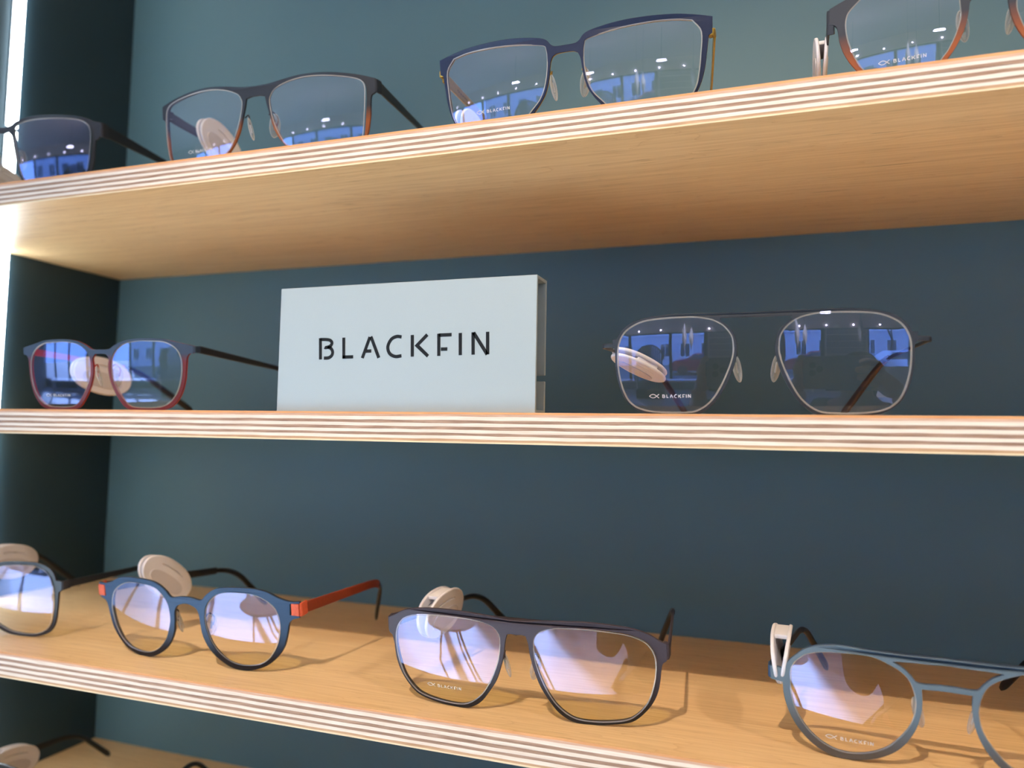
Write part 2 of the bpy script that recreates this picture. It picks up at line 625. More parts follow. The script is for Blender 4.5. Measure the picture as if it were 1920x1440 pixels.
def lens_logo(parent, uc, vc, width, fn, mat):
    """the small fish mark and name printed on demo lenses"""
    bm = bmesh.new()
    s = width / 96.0
    for ch in 'blackfin':
        for st in LET[ch]:
            stroke(bm, [((x - 26) * s + uc - width / 2, (y - 33.7) * s + vc) for x, y in st], 2.3 * s, -0.02, 0.01, fn)
    # fish: two crossing arcs
    fx, fy = uc - width * 0.98, vc
    up, dn = [], []
    for i in range(13):
        t = i / 12
        x = fx + t * 34 * s
        y = 6.2 * s * math.sin(t * PI * 1.32) * (1.0 if t < 0.75 else 1.25)
        up.append((x, fy + y))
        dn.append((x, fy - y))
    stroke(bm, up, 2.2 * s, -0.02, 0.01, fn)
    stroke(bm, dn, 2.2 * s, -0.02, 0.01, fn)
    bm_obj('lens_print', bm, mat, parent)


# ------------------------------------------------------------------ glasses
GL={
'B':{"o":[87.1,18.99,144.63],"u":[0.99977,0.0187,-0.01012],"n":[-0.01729,0.99206,0.12459],"v":[0.01237,-0.12439,0.99216],"k":0.00269,"hole":[[9.43,37.54],[12.45,41.73],[21.05,44.91],[30.29,46.44],[39.25,46.6],[47.98,45.88],[56.51,44.68],[64.04,42.97],[67.33,41.18],[68.92,38.3],[69.21,32.72],[68.87,24.78],[67.68,12.49],[65.3,6.88],[59.73,2.82],[49.43,1.75],[35.35,2.67],[25.43,5.84],[19.51,9.76],[17.25,12.64],[13.66,19.11],[10.56,27.6],[9.33,34.28]],"half":[[0.0,44.67],[0.84,44.64],[9.68,45.05],[18.29,46.41],[28.51,47.82],[38.4,48.2],[48.89,47.64],[58.24,46.31],[65.75,44.85],[73.94,42.61],[73.94,35.0],[71.7,33.38],[71.18,28.64],[70.9,23.08],[70.11,16.75],[68.99,11.72],[67.38,6.78],[61.38,1.31],[51.11,0.0],[33.5,1.18],[24.45,4.08],[18.57,9.83],[15.38,13.51],[11.77,20.1],[9.57,26.87],[7.82,32.79],[6.54,38.26],[2.64,39.1],[0.0,39.1]],"tem":[["R",[72.2,95.8,27.0],[55.3,131.5,-11.9]],["L",[-73.7,98.2,24.2],[-56.6,133.5,-13.3]]]},
'C':{"o":[274.54,18.98,144.63],"u":[1.0,-0.00145,0.00085],"n":[0.00128,0.98468,0.17438],"v":[-0.00109,-0.17437,0.98468],"k":0.00224,"hole":[[9.91,39.97],[9.19,36.11],[9.18,30.55],[9.83,24.89],[11.32,19.12],[13.67,14.4],[17.28,10.48],[22.48,5.79],[31.35,2.76],[41.74,1.57],[52.0,2.03],[59.06,4.65],[63.05,11.26],[64.55,16.95],[65.62,26.04],[65.96,36.68],[61.72,42.48],[54.47,43.71],[46.73,44.13],[38.88,44.07],[30.91,43.66],[22.81,42.84],[14.54,41.5],[11.19,40.73]],"half":[[0.0,39.03],[5.25,39.22],[7.4,40.33],[9.58,42.78],[12.97,44.25],[21.26,45.79],[31.0,46.75],[42.88,46.85],[54.52,46.15],[63.66,44.68],[70.6,43.14],[70.48,35.81],[68.8,34.85],[67.94,28.09],[66.9,20.55],[65.43,14.82],[63.81,10.88],[59.8,3.33],[52.75,0.83],[41.7,0.17],[29.69,1.54],[21.61,4.45],[16.02,10.15],[13.62,13.11],[10.85,17.58],[8.97,24.21],[7.94,31.52],[7.17,33.62],[6.36,34.77],[4.28,35.78],[0.01,36.01],[0.0,36.01]],"tem":[["R",[60.4,97.4,16.2],[43.3,131.7,-19.3]],["L",[-68.6,97.6,18.3],[-50.7,131.6,-19.2]]]},
'D':{"o":[458.05,18.53,144.63],"u":[0.9965,-0.08363,-8e-05],"n":[0.08282,0.9867,0.13987],"v":[-0.01162,-0.13939,0.99017],"k":0.00219,"hole":[[55.05,29.66],[54.39,25.05],[52.96,20.27],[50.93,15.39],[48.33,10.85],[44.27,6.68],[37.95,3.04],[31.16,1.48],[24.46,2.35],[19.5,5.59],[16.76,9.5],[14.59,12.31],[12.42,16.57],[10.8,21.04],[9.72,25.59],[9.96,30.42],[10.48,34.11],[13.37,39.54],[18.71,44.1],[26.33,47.17],[34.11,48.53],[40.95,46.9],[45.6,44.36],[50.33,40.54],[53.94,37.02],[55.06,33.49]],"half":[[0.0,33.82],[1.3,33.97],[5.21,32.64],[6.79,30.92],[7.34,26.88],[8.41,21.74],[10.29,16.74],[12.98,12.0],[15.69,8.42],[18.42,4.22],[23.37,0.67],[30.61,0.0],[38.54,1.63],[45.45,5.68],[50.69,11.33],[53.61,15.64],[55.95,20.3],[57.4,25.11],[57.95,29.08],[58.52,31.78],[60.02,33.3],[61.73,33.52],[61.44,40.51],[56.87,42.21],[52.66,43.66],[46.74,46.84],[40.93,48.75],[34.1,50.06],[26.32,48.81],[18.16,46.06],[11.76,42.44],[7.02,39.85],[1.81,37.97],[0.0,37.68]],"tem":[["R",[51.9,101.9,19.9],[33.6,136.0,-15.2]],["L",[-68.7,91.9,21.3],[-57.1,128.4,-14.1]]]},
'E':{"o":[-14.62,12.98,0.0],"u":[0.99218,0.12477,0.00212],"n":[-0.12419,0.98558,0.1149],"v":[0.01225,-0.11427,0.99337],"k":0.00272,"hole":[[7.11,26.26],[7.62,31.89],[10.44,36.56],[15.82,40.25],[24.13,42.04],[33.19,42.13],[42.02,41.4],[47.76,39.03],[51.49,35.29],[53.27,30.65],[53.57,24.16],[52.42,16.74],[49.85,10.08],[44.87,4.34],[37.95,1.76],[25.93,1.45],[18.78,2.87],[13.73,8.17],[9.71,14.94],[7.56,20.62]],"half":[[0.0,36.79],[6.19,37.07],[10.01,39.38],[16.93,42.11],[27.21,43.31],[41.09,42.79],[49.73,40.86],[60.08,38.46],[59.97,34.3],[57.61,33.86],[56.13,31.55],[55.51,26.0],[54.53,17.66],[51.74,9.11],[46.77,2.9],[39.88,0.31],[25.88,0.0],[17.18,1.41],[12.1,6.72],[8.08,13.97],[5.94,20.62],[5.28,26.27],[5.78,31.44],[3.94,34.27],[0.0,34.51]],"tem":[["R",[78.5,92.9,20.3],[67.6,131.2,-11.3]],["L",[-53.9,97.8,23.0],[-29.4,129.3,-10.9]]]},
'F':{"o":[364.69,12.97,0.0],"u":[0.99986,0.0163,0.0027],"n":[-0.01648,0.99577,0.09038],"v":[-0.00122,-0.09041,0.9959],"k":0.0007,"hole":[[9.34,33.02],[9.97,35.62],[11.85,38.62],[15.14,41.56],[19.22,43.36],[25.27,44.53],[31.64,44.77],[38.73,44.6],[44.95,44.17],[49.95,43.36],[54.53,41.53],[58.32,38.91],[60.57,35.51],[61.68,32.15],[62.04,27.56],[61.82,21.74],[60.85,15.91],[59.32,10.73],[57.03,6.4],[53.59,3.35],[48.59,1.6],[40.83,0.78],[32.97,0.76],[26.6,1.31],[21.8,3.76],[17.77,7.81],[14.54,13.23],[12.12,18.58],[10.5,22.96],[9.3,27.79]],"half":[[0.0,45.57],[0.69,45.56],[13.12,45.62],[25.28,45.86],[37.17,45.8],[44.96,45.1],[50.73,44.05],[55.68,42.21],[59.45,39.37],[62.07,35.13],[63.95,35.0],[63.93,31.68],[62.99,30.04],[62.86,25.88],[62.76,21.72],[61.61,15.47],[59.7,9.86],[57.02,5.53],[52.82,2.26],[48.59,0.72],[40.83,0.03],[32.97,0.0],[25.0,0.55],[20.98,2.86],[16.95,6.91],[13.31,12.79],[10.88,18.16],[9.06,23.42],[8.27,27.81],[8.17,31.31],[8.73,34.35],[10.19,37.8],[12.68,40.33],[14.94,42.21],[15.15,43.29],[14.54,43.66],[0.68,43.68],[0.0,43.77]],"tem":[["R",[63.0,100.6,24.3],[44.5,136.1,-8.5]],["L",[-60.0,102.6,24.0],[-44.4,137.6,-8.3]]]},
'H':{"o":[50.94,24.4,-146.13],"u":[0.99992,-0.00983,0.00738],"n":[0.00849,0.98662,0.1628],"v":[-0.00888,-0.16272,0.98663],"k":0.00254,"hole":[[12.56,29.89],[13.72,34.88],[16.62,38.99],[21.48,42.72],[27.16,44.32],[36.92,44.84],[45.27,44.27],[52.26,41.88],[58.0,37.8],[60.61,32.66],[61.31,26.02],[60.11,19.28],[57.67,13.43],[53.72,7.94],[48.31,4.25],[41.92,2.58],[34.44,2.32],[28.03,3.76],[21.7,7.62],[16.57,13.55],[13.74,20.18],[12.45,24.98]],"half":[[0.0,39.58],[3.84,39.49],[10.83,38.57],[14.59,41.77],[19.44,45.01],[25.17,46.71],[35.0,47.34],[45.5,47.14],[53.57,45.73],[60.36,42.62],[67.1,40.62],[73.11,40.57],[73.04,39.62],[67.52,39.69],[67.03,32.86],[72.65,32.71],[72.58,31.77],[68.33,30.52],[66.2,28.08],[64.8,22.33],[62.25,14.59],[57.82,8.63],[51.34,3.47],[41.73,0.23],[33.18,0.07],[26.75,1.69],[19.3,5.93],[14.08,11.36],[10.63,17.94],[9.52,24.73],[8.9,30.57],[6.31,34.29],[0.0,35.87]],"tem":[["R",[76.5,89.7,25.2],[48.9,125.0,-16.9]],["L",[-53.6,102.7,19.9],[-49.2,130.3,-16.1]]]},
'I':{"o":[254.46,18.97,-146.13],"u":[0.99957,0.02944,0.00029],"n":[-0.02905,0.98462,0.17227],"v":[0.00479,-0.1722,0.98505],"k":0.00225,"hole":[[8.11,36.65],[8.65,40.1],[11.29,43.31],[15.54,45.12],[23.03,46.22],[35.22,46.58],[47.12,45.89],[54.92,44.64],[61.07,42.05],[64.47,38.09],[65.92,33.22],[65.81,26.62],[64.54,19.94],[62.1,13.16],[58.11,7.9],[53.33,4.22],[46.16,2.4],[36.5,1.55],[28.36,2.03],[22.65,4.85],[17.79,9.46],[13.78,15.88],[10.64,23.25],[8.73,29.89]],"half":[[0.0,47.43],[3.78,47.47],[10.61,48.33],[23.11,49.07],[35.29,49.32],[47.18,48.61],[56.52,47.18],[62.66,44.99],[66.46,42.68],[70.26,40.78],[70.37,33.41],[68.58,31.69],[67.6,27.53],[67.31,24.22],[66.05,17.53],[63.24,11.56],[58.86,6.28],[54.09,2.76],[46.13,0.96],[35.66,0.02],[26.67,0.57],[20.14,4.14],[15.28,10.04],[11.26,16.46],[8.53,23.88],[6.79,30.55],[5.97,36.44],[4.83,40.59],[2.7,40.98],[0.0,40.84]],"tem":[["R",[64.1,92.8,24.4],[49.4,128.4,-18.4]],["L",[-56.7,100.6,19.5],[-43.5,132.1,-19.0]]]},
'J':{"o":[437.88,21.38,-146.13],"u":[0.99864,-0.05212,-0.00073],"n":[0.05176,0.98993,0.13176],"v":[-0.00615,-0.13162,0.99128],"k":0.00224,"hole":[[60.01,33.33],[59.37,36.69],[57.55,39.61],[53.96,42.83],[49.26,44.73],[42.35,45.89],[33.92,46.51],[26.77,46.08],[21.37,44.15],[16.58,41.54],[13.42,38.38],[11.59,33.82],[10.82,28.49],[11.63,22.89],[13.49,18.29],[16.7,13.41],[21.02,8.55],[27.02,4.82],[33.68,2.75],[40.45,2.5],[46.17,4.38],[51.38,8.01],[55.46,12.91],[58.38,18.75],[59.81,24.94]],"half":[[0.0,35.51],[9.23,35.28],[8.99,29.4],[9.79,23.21],[11.91,16.75],[15.65,10.54],[20.49,5.88],[27.04,2.32],[34.26,0.41],[41.61,0.0],[47.93,2.05],[53.17,5.66],[57.87,11.07],[60.81,16.92],[62.55,23.06],[62.97,28.84],[67.98,29.32],[68.21,34.98],[62.29,34.51],[61.79,35.58],[60.55,38.41],[56.92,42.3],[52.75,45.6],[46.92,47.72],[39.5,48.74],[31.14,48.49],[22.97,48.19],[14.96,48.15],[4.53,48.41],[0.0,48.48]],"tem":[["L",[-57.2,85.9,25.9],[-46.0,125.8,-12.7]],["R",[54.3,97.6,24.4],[40.4,128.3,-13.0]]],"slot":[[0.0,46.27],[4.53,46.01],[14.97,45.72],[19.65,45.33],[19.87,44.81],[16.04,42.83],[12.88,39.68],[10.53,37.14],[1.98,37.41],[0.0,37.38]]},
'A':{"o":[-117.77,19.0,144.63],"u":[0.9839,0.1787,3e-05],"n":[-0.17719,0.97557,0.12987],"v":[0.02317,-0.12778,0.99153],"k":0.00221,"hole":[[9.0,43.96],[11.59,46.47],[18.53,48.39],[28.16,49.37],[39.42,49.49],[50.4,48.82],[57.55,47.41],[61.91,44.33],[63.5,39.1],[63.2,30.42],[62.01,21.72],[59.95,13.75],[56.11,6.35],[46.89,2.75],[33.85,2.05],[22.49,4.19],[15.87,9.07],[12.32,18.39],[9.94,31.65]],"half":[[0.0,44.37],[6.59,45.81],[10.68,48.26],[18.62,50.56],[28.25,51.54],[39.5,51.48],[50.47,50.81],[59.4,49.12],[64.66,46.9],[69.47,46.0],[69.24,39.06],[67.36,35.6],[65.57,34.74],[64.92,28.66],[63.73,19.96],[61.71,12.81],[56.95,4.48],[46.82,0.7],[33.77,0.0],[21.44,2.35],[13.87,8.19],[10.76,16.68],[8.37,29.95],[7.07,38.78],[4.39,41.52],[0.0,40.83]],"tem":[["R",[84.3,83.4,26.4],[74.3,119.2,-11.6]],["L",[-63.8,101.9,24.0],[-40.9,133.9,-13.5]]]},
'G':{"o":[-129.39,27.78,-146.13],"u":[0.99993,0.01151,0.00211],"n":[-0.01169,0.99148,0.1297],"v":[-0.0006,-0.12971,0.99155],"k":0.00223,"hole":[[9.0,24.41],[10.48,32.82],[15.02,40.81],[24.39,44.9],[33.24,46.24],[45.89,46.82],[52.65,46.51],[59.12,44.15],[62.82,40.82],[64.76,35.7],[65.39,30.53],[65.31,24.18],[64.14,16.03],[62.09,9.57],[57.83,4.71],[50.96,2.0],[42.7,1.48],[32.13,2.22],[24.97,4.33],[17.02,8.43],[11.42,15.69]],"half":[[0.0,41.51],[8.85,41.59],[14.53,44.32],[24.58,47.26],[33.39,48.29],[48.07,48.65],[56.07,47.79],[62.45,45.12],[65.47,41.77],[66.98,37.21],[70.9,36.76],[70.56,31.28],[68.23,29.76],[67.09,21.93],[65.57,13.2],[63.25,7.3],[59.04,3.03],[51.54,0.57],[42.59,0.01],[30.56,0.63],[22.61,2.67],[14.6,7.05],[8.95,14.3],[6.61,24.22],[7.71,32.62],[4.55,37.73],[0.0,38.36]],"tem":[["R",[70.5,95.4,24.7],[55.9,129.0,-13.0]],["L",[-65.5,95.0,25.0],[-54.1,127.3,-12.5]]]}}



def ellipse(a, b, n=40, c=(0, 0), p=1.0):
    out = []
    for i in range(n):
        t = 2 * PI * i / n
        x, y = math.cos(t), math.sin(t)
        out.append((c[0] + a * math.copysign(abs(x) ** p, x), c[1] + b * math.copysign(abs(y) ** p, y)))
    return out


def make_glasses(key, label, mats, style):
    """mats: front, back, temple, tip, arm"""
    g = GL[key]
    U, B, V = Vector(g['u']), Vector(g['n']), Vector(g['v'])
    o = Vector(g['o']) * MM
    mat = Matrix(((U.x, B.x, V.x, o.x), (U.y, B.y, V.y, o.y), (U.z, B.z, V.z, o.z), (0, 0, 0, 1)))
    root = empty('eyeglasses', matrix=mat)
    tag(root, label, 'glasses', 'eyeglasses on display on the shelves')
    k = g['k']
    fn = lambda u, v, d: Vector((u, d + k * u * u / 2, v)) * MM
    half = g['half']
    body = half[1:-1]
    outer = [tuple(p) for p in half] + [(-p[0], p[1]) for p in body[::-1]]
    outer = [(p.x, p.y) for p in resample_smooth(outer, corner=48, sub=4)]
    holeR = [(p.x, p.y) for p in resample_smooth(g['hole'], corner=38, sub=4)]
    # rim depth sits behind the plate
    holeL = [(-a, b) for a, b in holeR][::-1]
    holes = [holeR, holeL]
    if 'slot' in g:
        s = g['slot']
        sl = [tuple(p) for p in s] + [(-p[0], p[1]) for p in s[1:-1][::-1]]
        holes.append([(p.x, p.y) for p in resample_smooth(sl, corner=50, sub=3)])
    th = style.get('thick', 1.5)
    two = 'back' in mats
    t1 = th * (0.5 if two else 1.0)
    front_fn = lambda u, v, d: fn(u, v, d + t1 / 2)
    me_obj('frame_front', plate_mesh('frame_front', outer, holes, t1 * MM, 0.16 * MM, front_fn), mats['front'], root)
    if two:
        back_fn = lambda u, v, d: fn(u, v, d + t1 + (th - t1) / 2)
        me_obj('frame_back', plate_mesh('frame_back', outer, holes, (th - t1) * MM, 0.12 * MM, back_fn), mats['back'], root)
    hu = [p[0] for p in holeR]
    hv = [p[1] for p in holeR]
    cu, cv = (min(hu) + max(hu)) / 2, (min(hv) + max(hv)) / 2
    R = style.get('R', 205.0)
    for sgn, hole in ((1, holeR), (-1, holeL)):
        c = (cu * sgn, cv)
        vs_, fs_ = [], []
        n = len(hole)
        rings = 9
        rm = max((Vector(p) - Vector(c)).length for p in hole)

        def lensy(u, v):
            r2 = (u - c[0]) ** 2 + (v - c[1]) ** 2
            flat = style.get('lens_wrap', k)
            return flat * cu * cu / 2 + (k * 0.75) * cu * (abs(u) - cu) - (rm * rm - r2) / (2 * R) + th * 0.5 + 0.2
        vs_.append(Vector((c[0], lensy(*c), c[1])) * MM)
        for j in range(1, rings + 1):
            f = j / rings * 1.006
            for p in hole:
                u, v = c[0] + (p[0] - c[0]) * f, c[1] + (p[1] - c[1]) * f
                vs_.append(Vector((u, lensy(u, v), v)) * MM)
        for i in range(n):
            fs_.append((0, 1 + (i + 1) % n, 1 + i))
        for j in range(rings - 1):
            for i in range(n):
                a, b = 1 + j * n + i, 1 + j * n + (i + 1) % n
                fs_.append((a, b, b + n, a + n))
        ln = mesh_obj('lens', vs_, fs_, M['lens'], root, smooth=True)
        # polished edge of the lens, just inside the rim
        ev, ef = [], []
        wd = style.get('edge', 0.55)
        for p in hole:
            d = (Vector(p) - Vector(c))
            q = Vector(p) - d.normalized() * wd
            yy = lensy(p[0], p[1])
            ev += [Vector((p[0], yy - 0.35, p[1])) * MM, Vector((q.x, lensy(q.x, q.y) - 0.08, q.y)) * MM]
        for i in range(n):
            a, b = 2 * i, 2 * ((i + 1) % n)
            ef.append((a, b, b + 1, a + 1))
        mesh_obj('lens_edge', ev, ef, M['lens_edge'], ln, smooth=True)
        if sgn < 0 and style.get('logo'):
            lens_logo(ln, c[0] + style.get('lu', 1.0), style.get('lv', 8.2), 12.6,
                      lambda x, y, d: Vector((x, lensy(x, y) + d - 0.05, y)) * MM, M['lens_print'])
        # nose pad on its wire arm
        nu = min(hu)
        pu, pv = nu - 0.8 + style.get('pad_u', 0.0), cv * style.get('pad_v', 0.93)
        pc = Vector((sgn * pu, 6.2 + k * nu * nu / 2, pv)) * MM
        bm = bmesh.new()
        bmesh.ops.create_uvsphere(bm, u_segments=18, v_segments=12, radius=1.0)
        bmesh.ops.transform(bm, matrix=Matrix.Translation(pc) @ Matrix.Rotation(sgn * math.radians(-32), 4, 'Z') @ Matrix.Rotation(sgn * math.radians(12), 4, 'Y')
                            @ Matrix.Diagonal((0.0013, 0.0034, 0.0068, 1)), verts=bm.verts)
        pad = bm_obj('nose_pad', bm, M['silicone'], root, smooth=True)
        bm = bmesh.new()
        bmesh.ops.create_cube(bm, size=1.0, matrix=Matrix.Translation(pc) @ Matrix.Rotation(sgn * math.radians(-32), 4, 'Z') @ Matrix.Rotation(sgn * math.radians(12), 4, 'Y')
                              @ Matrix.Diagonal((0.0005, 0.0016, 0.0050, 1)))
        bmesh.ops.bevel(bm, geom=list(bm.edges), offset=0.00025, segments=2, affect='EDGES')
        bm_obj('pad_core', bm, M['pad_core'], pad, angle=30)
        bm = bmesh.new()
        a0 = Vector((sgn * (nu - 0.9), th + k * nu * nu / 2 - 0.4, pv + 5.2)) * MM
        path = rounded_path([a0, a0 + Vector((sgn * 0.2, 3.6, 3.0)) * MM, pc + Vector((sgn * 1.6, 1.5, 4.5)) * MM, pc + Vector((sgn * 1.2, 0.2, 0)) * MM], 2.0 * MM, 4)
        tube(bm, path, 0.00042, 6)
        bm_obj('pad_arm', bm, mats.get('arm', mats['front']), root, smooth=True)
    # temples
    ue = max(p[0] for p in half)
    ev_ = [p[1] for p in half if p[0] > ue - 4.0]
    v_hi, v_lo = max(ev_), min(ev_)
    if 'end_v' in style: v_hi, v_lo = style['end_v']
    vt = (v_hi + v_lo) / 2 if 'vt' not in style else style['vt']
    eh = max(1.6, (v_hi - v_lo) / 2 * style.get('hinge_h', 0.96))
    for side, bend, tip in g['tem']:
        sgn = 1 if side == 'R' else -1
        ye = k * ue * ue / 2
        tw = style.get('tw', 0.55)
        h0 = style.get('h0', eh * 0.85)
        start = Vector((sgn * (ue - 0.3), ye + 0.9, vt))
        # end piece folding back from the front
        bm = bmesh.new()
        if style.get('wire'):
            sweep(bm, rounded_path([Vector((sgn * (ue - 1.2), ye + 0.6, vt)) * MM, Vector((sgn * (ue + 4.6), ye + 1.2, vt - 0.3)) * MM, Vector((sgn * (ue + 5.4), ye + 4.5, vt - 0.6)) * MM], 1.2 * MM, 4),
                  0.0007, 0.0011, sides=10)
            bm_obj('end_piece', bm, mats['front'], root, angle=40)
            start = Vector((sgn * (ue + 5.2), ye + 3.6, vt - 0.8))
        else:
            sweep(bm, rounded_path([Vector((sgn * (ue - 1.8), ye + 0.55, vt)) * MM, Vector((sgn * (ue + 0.55), ye + 0.75, vt)) * MM, Vector((sgn * (ue + 0.75), ye + 5.5, vt)) * MM], 1.0 * MM, 5),
                  0.00062, eh * MM, sides=12, power=0.35)
            bm_obj('end_piece', bm, mats.get('end', mats['front']), root, angle=40)
            start = Vector((sgn * (ue + 0.6), ye + 5.0, vt))
            if style.get('tab'):
                bm = bmesh.new()
                add_box(bm, Vector((min(sgn * (ue - 4.9), sgn * ue), ye - 0.9, vt - eh * 0.86)) * MM, Vector((max(sgn * (ue - 4.9), sgn * ue), ye + 0.7, vt + eh * 0.86)) * MM, 0.0002)
                bm_obj('hinge_tab', bm, mats['end'], root, angle=40)
            bm = bmesh.new()
            hp = Vector((sgn * (ue - 1.1), ye + 4.6, vt)) * MM
            add_box(bm, hp + Vector((-0.0010, -0.0026, -eh * 0.62 * MM)), hp + Vector((0.0010, 0.0026, eh * 0.62 * MM)), 0.0004)
            bm_obj('hinge', bm, mats.get('hinge', mats['temple']), root, angle=40)
        b_, t_ = Vector(bend), Vector(tip)
        full = rounded_path([start * MM, b_ * MM, t_ * MM], 15 * MM, 12)
        # arc length parameter
        L = [0.0]
        for i in range(1, len(full)): L.append(L[-1] + (full[i] - full[i - 1]).length)
        dens = []
        for i in range(60):
            s = L[-1] * i / 59
            j = max(q for q in range(len(L)) if L[q] <= s + 1e-9)
            j = min(j, len(L) - 2)
            t = (s - L[j]) / max(L[j + 1] - L[j], 1e-9)
            dens.append(full[j].lerp(full[j + 1], t))
        cut = style.get('cut', 33)
        bm = bmesh.new()
        hs = [(h0 + (style.get('h1', 1.5) - h0) * min(1, i / cut)) * MM for i in range(cut + 1)]
        sweep(bm, dens[:cut + 1], tw * MM, hs, sides=12, power=0.4)
        tm = bm_obj('temple', bm, mats.get('temple' + side, mats['temple']), root, angle=40)
        bm = bmesh.new()
        m = 59 - cut + 1
        ws = [(0.95 + 0.35 * math.sin(PI * i / m)) * MM * (1 if i < m - 3 else (0.95, 0.8, 0.45)[i - m + 3]) for i in range(m)]
        h2 = [(1.55 + 0.9 * (i / m)) * MM * (1 if i < m - 3 else (0.96, 0.8, 0.45)[i - m + 3]) for i in range(m)]
        sweep(bm, dens[cut:], ws, h2, sides=14, power=0.75)
        bm_obj('temple_tip', bm, mats['tip'], root, angle=50)
        if style.get('temple_mark') and sgn < 0:
            p0, p1 = dens[4], dens[20]
            d = (p1 - p0).normalized()
            side_ = Vector((1, 0, 0))
            upv = side_.cross(d).normalized() * -1
            if upv.z < 0: upv = -upv
            base = dens[6] + side_ * (tw + 0.02) * MM
            fnm = lambda x, y, q: base + d * (x * MM) + upv * (y * MM) + side_ * (-q * MM)
            lens_logo(tm, 11.0, 0.0, 9.0, fnm, M['black_print'])
    return root


M['pad_core'] = plain('pad_metal_core', (0.55, 0.54, 0.53, 1), 0.3, 0.6)
fm = frame_mat
BLK = plain('black_titanium', (0.016, 0.018, 0.022, 1), 0.4, 0.2)
SLATE = fm('slate_black_coat', (0.0300, 0.0312, 0.0374, 1))
ORANGE_FADE = fm('black_to_orange_coat', (0.0176, 0.0221, 0.0312, 1), (0.2184, 0.0656, 0.0192, 1), 0.020, 0.028)
ORANGE_FADE_D = fm('black_to_orange_coat_wide', (0.0364, 0.0395, 0.0490, 1), (0.2912, 0.0829, 0.0272, 1), 0.015, 0.028)
NAVY = fm('navy_coat', (0.0105, 0.0177, 0.0473, 1))
GOLD = fm('gold_coat', (0.42, 0.27, 0.055, 1), metal=0.6, rough=0.32)
BLUE_H = fm('blue_to_black_coat', (0.0240, 0.0595, 0.1271, 1), (0.0090, 0.0091, 0.0124, 1), 0.008, 0.024)
ORANGE = fm('orange_coat', (0.62, 0.105, 0.045, 1))
RUST = fm('rust_temple_coat', (0.26, 0.045, 0.018, 1))
PURPLE = fm('purple_grey_coat', (0.0518, 0.0421, 0.0553, 1), (0.0216, 0.0191, 0.0190, 1), 0.010, 0.026)
BLUE_E = fm('dusty_blue_over_red_coat', (0.032, 0.050, 0.085, 1), (0.13, 0.022, 0.028, 1), 0.029, 0.034)
RED = fm('red_coat', (0.40, 0.025, 0.022, 1))
STEEL = fm('blue_grey_coat', (0.1100, 0.1550, 0.1935, 1), (0.0935, 0.0850, 0.0765, 1), 0.004, 0.022)
STEEL_D = fm('deep_blue_coat', (0.0385, 0.0748, 0.1410, 1))
GUN = fm('gunmetal_coat', (0.0270, 0.0324, 0.0414, 1))
BROWN = plain('brown_acetate', (0.030, 0.018, 0.014, 1), 0.35)
TB = M['tip_black']

make_glasses('A', 'dark-framed glasses at the left end of the topmost shelf, beside the light strip',
             dict(front=SLATE, temple=BLK, tip=TB), dict(thick=1.3, end_v=(46.2, 36.5)))
make_glasses('B', 'black glasses with rims fading to orange, on the topmost shelf above the sign',
             dict(front=ORANGE_FADE, temple=BLK, tip=TB), dict(logo=True, thick=1.4, lv=11.5, h0=3.2, end_v=(42.6, 35.0)))
make_glasses('C', 'navy glasses with gold temples and inner edges, in the middle of the topmost shelf',
             dict(front=NAVY, back=GOLD, temple=GOLD, tip=TB, arm=GOLD, hinge=GOLD, end=GOLD), dict(logo=True, thick=1.7, lv=12.5, h0=3.3, h1=2.6, temple_mark=True, vt=36.5, end_v=(37.6, 34.5)))
make_glasses('D', 'round black glasses fading to orange, cut off by the top right corner',
             dict(front=ORANGE_FADE_D, temple=BLK, tip=TB), dict(logo=True, thick=1.6, lu=3.0, lv=12.0))
make_glasses('E', 'blue glasses with red rims, on the middle shelf left of the sign',
             dict(front=BLUE_E, back=RED, temple=BLK, templeL=RED, tip=TB, arm=RED, hinge=RED), dict(logo=True, thick=1.6, lv=9.0, h0=2.2, end_v=(38.5, 34.3)))
make_glasses('F', 'thin gunmetal wire glasses with a straight double bridge, right of the sign',
             dict(front=GUN, temple=BLK, tip=BROWN), dict(logo=True, wire=True, thick=1.2, lv=8.6, tw=0.6, h0=0.7, h1=0.8, edge=0.75, vt=32.5, lens_wrap=0.0004))
make_glasses('G', 'dark glasses cut off by the left edge, on the shelf below the sign',
             dict(front=SLATE, temple=BLK, tip=TB), dict(thick=1.4, end_v=(37.0, 31.2)))
make_glasses('H', 'round blue glasses with orange hinges and temples, on the shelf below the sign',
             dict(front=BLUE_H, back=BLK, temple=RUST, templeL=BLK, tip=TB, end=ORANGE, hinge=BLK, arm=BLK), dict(thick=1.8, h0=3.2, h1=2.4, cut=34, tab=True, end_v=(40.2, 32.2)))
make_glasses('I', 'purple-grey square aviator glasses with a wide flat bridge, below the lettered sign',
             dict(front=PURPLE, temple=PURPLE, tip=TB), dict(logo=True, thick=1.5, lv=10.0, h0=3.6, cut=30, end_v=(41.0, 33.2)))
make_glasses('J', 'light blue round glasses with a double bridge, cut off by the bottom right corner',
             dict(front=STEEL, back=STEEL_D, temple=BLK, tip=TB, end=STEEL_D, hinge=STEEL_D), dict(logo=True, thick=2.0, lu=2.0, lv=8.5, h0=2.8))
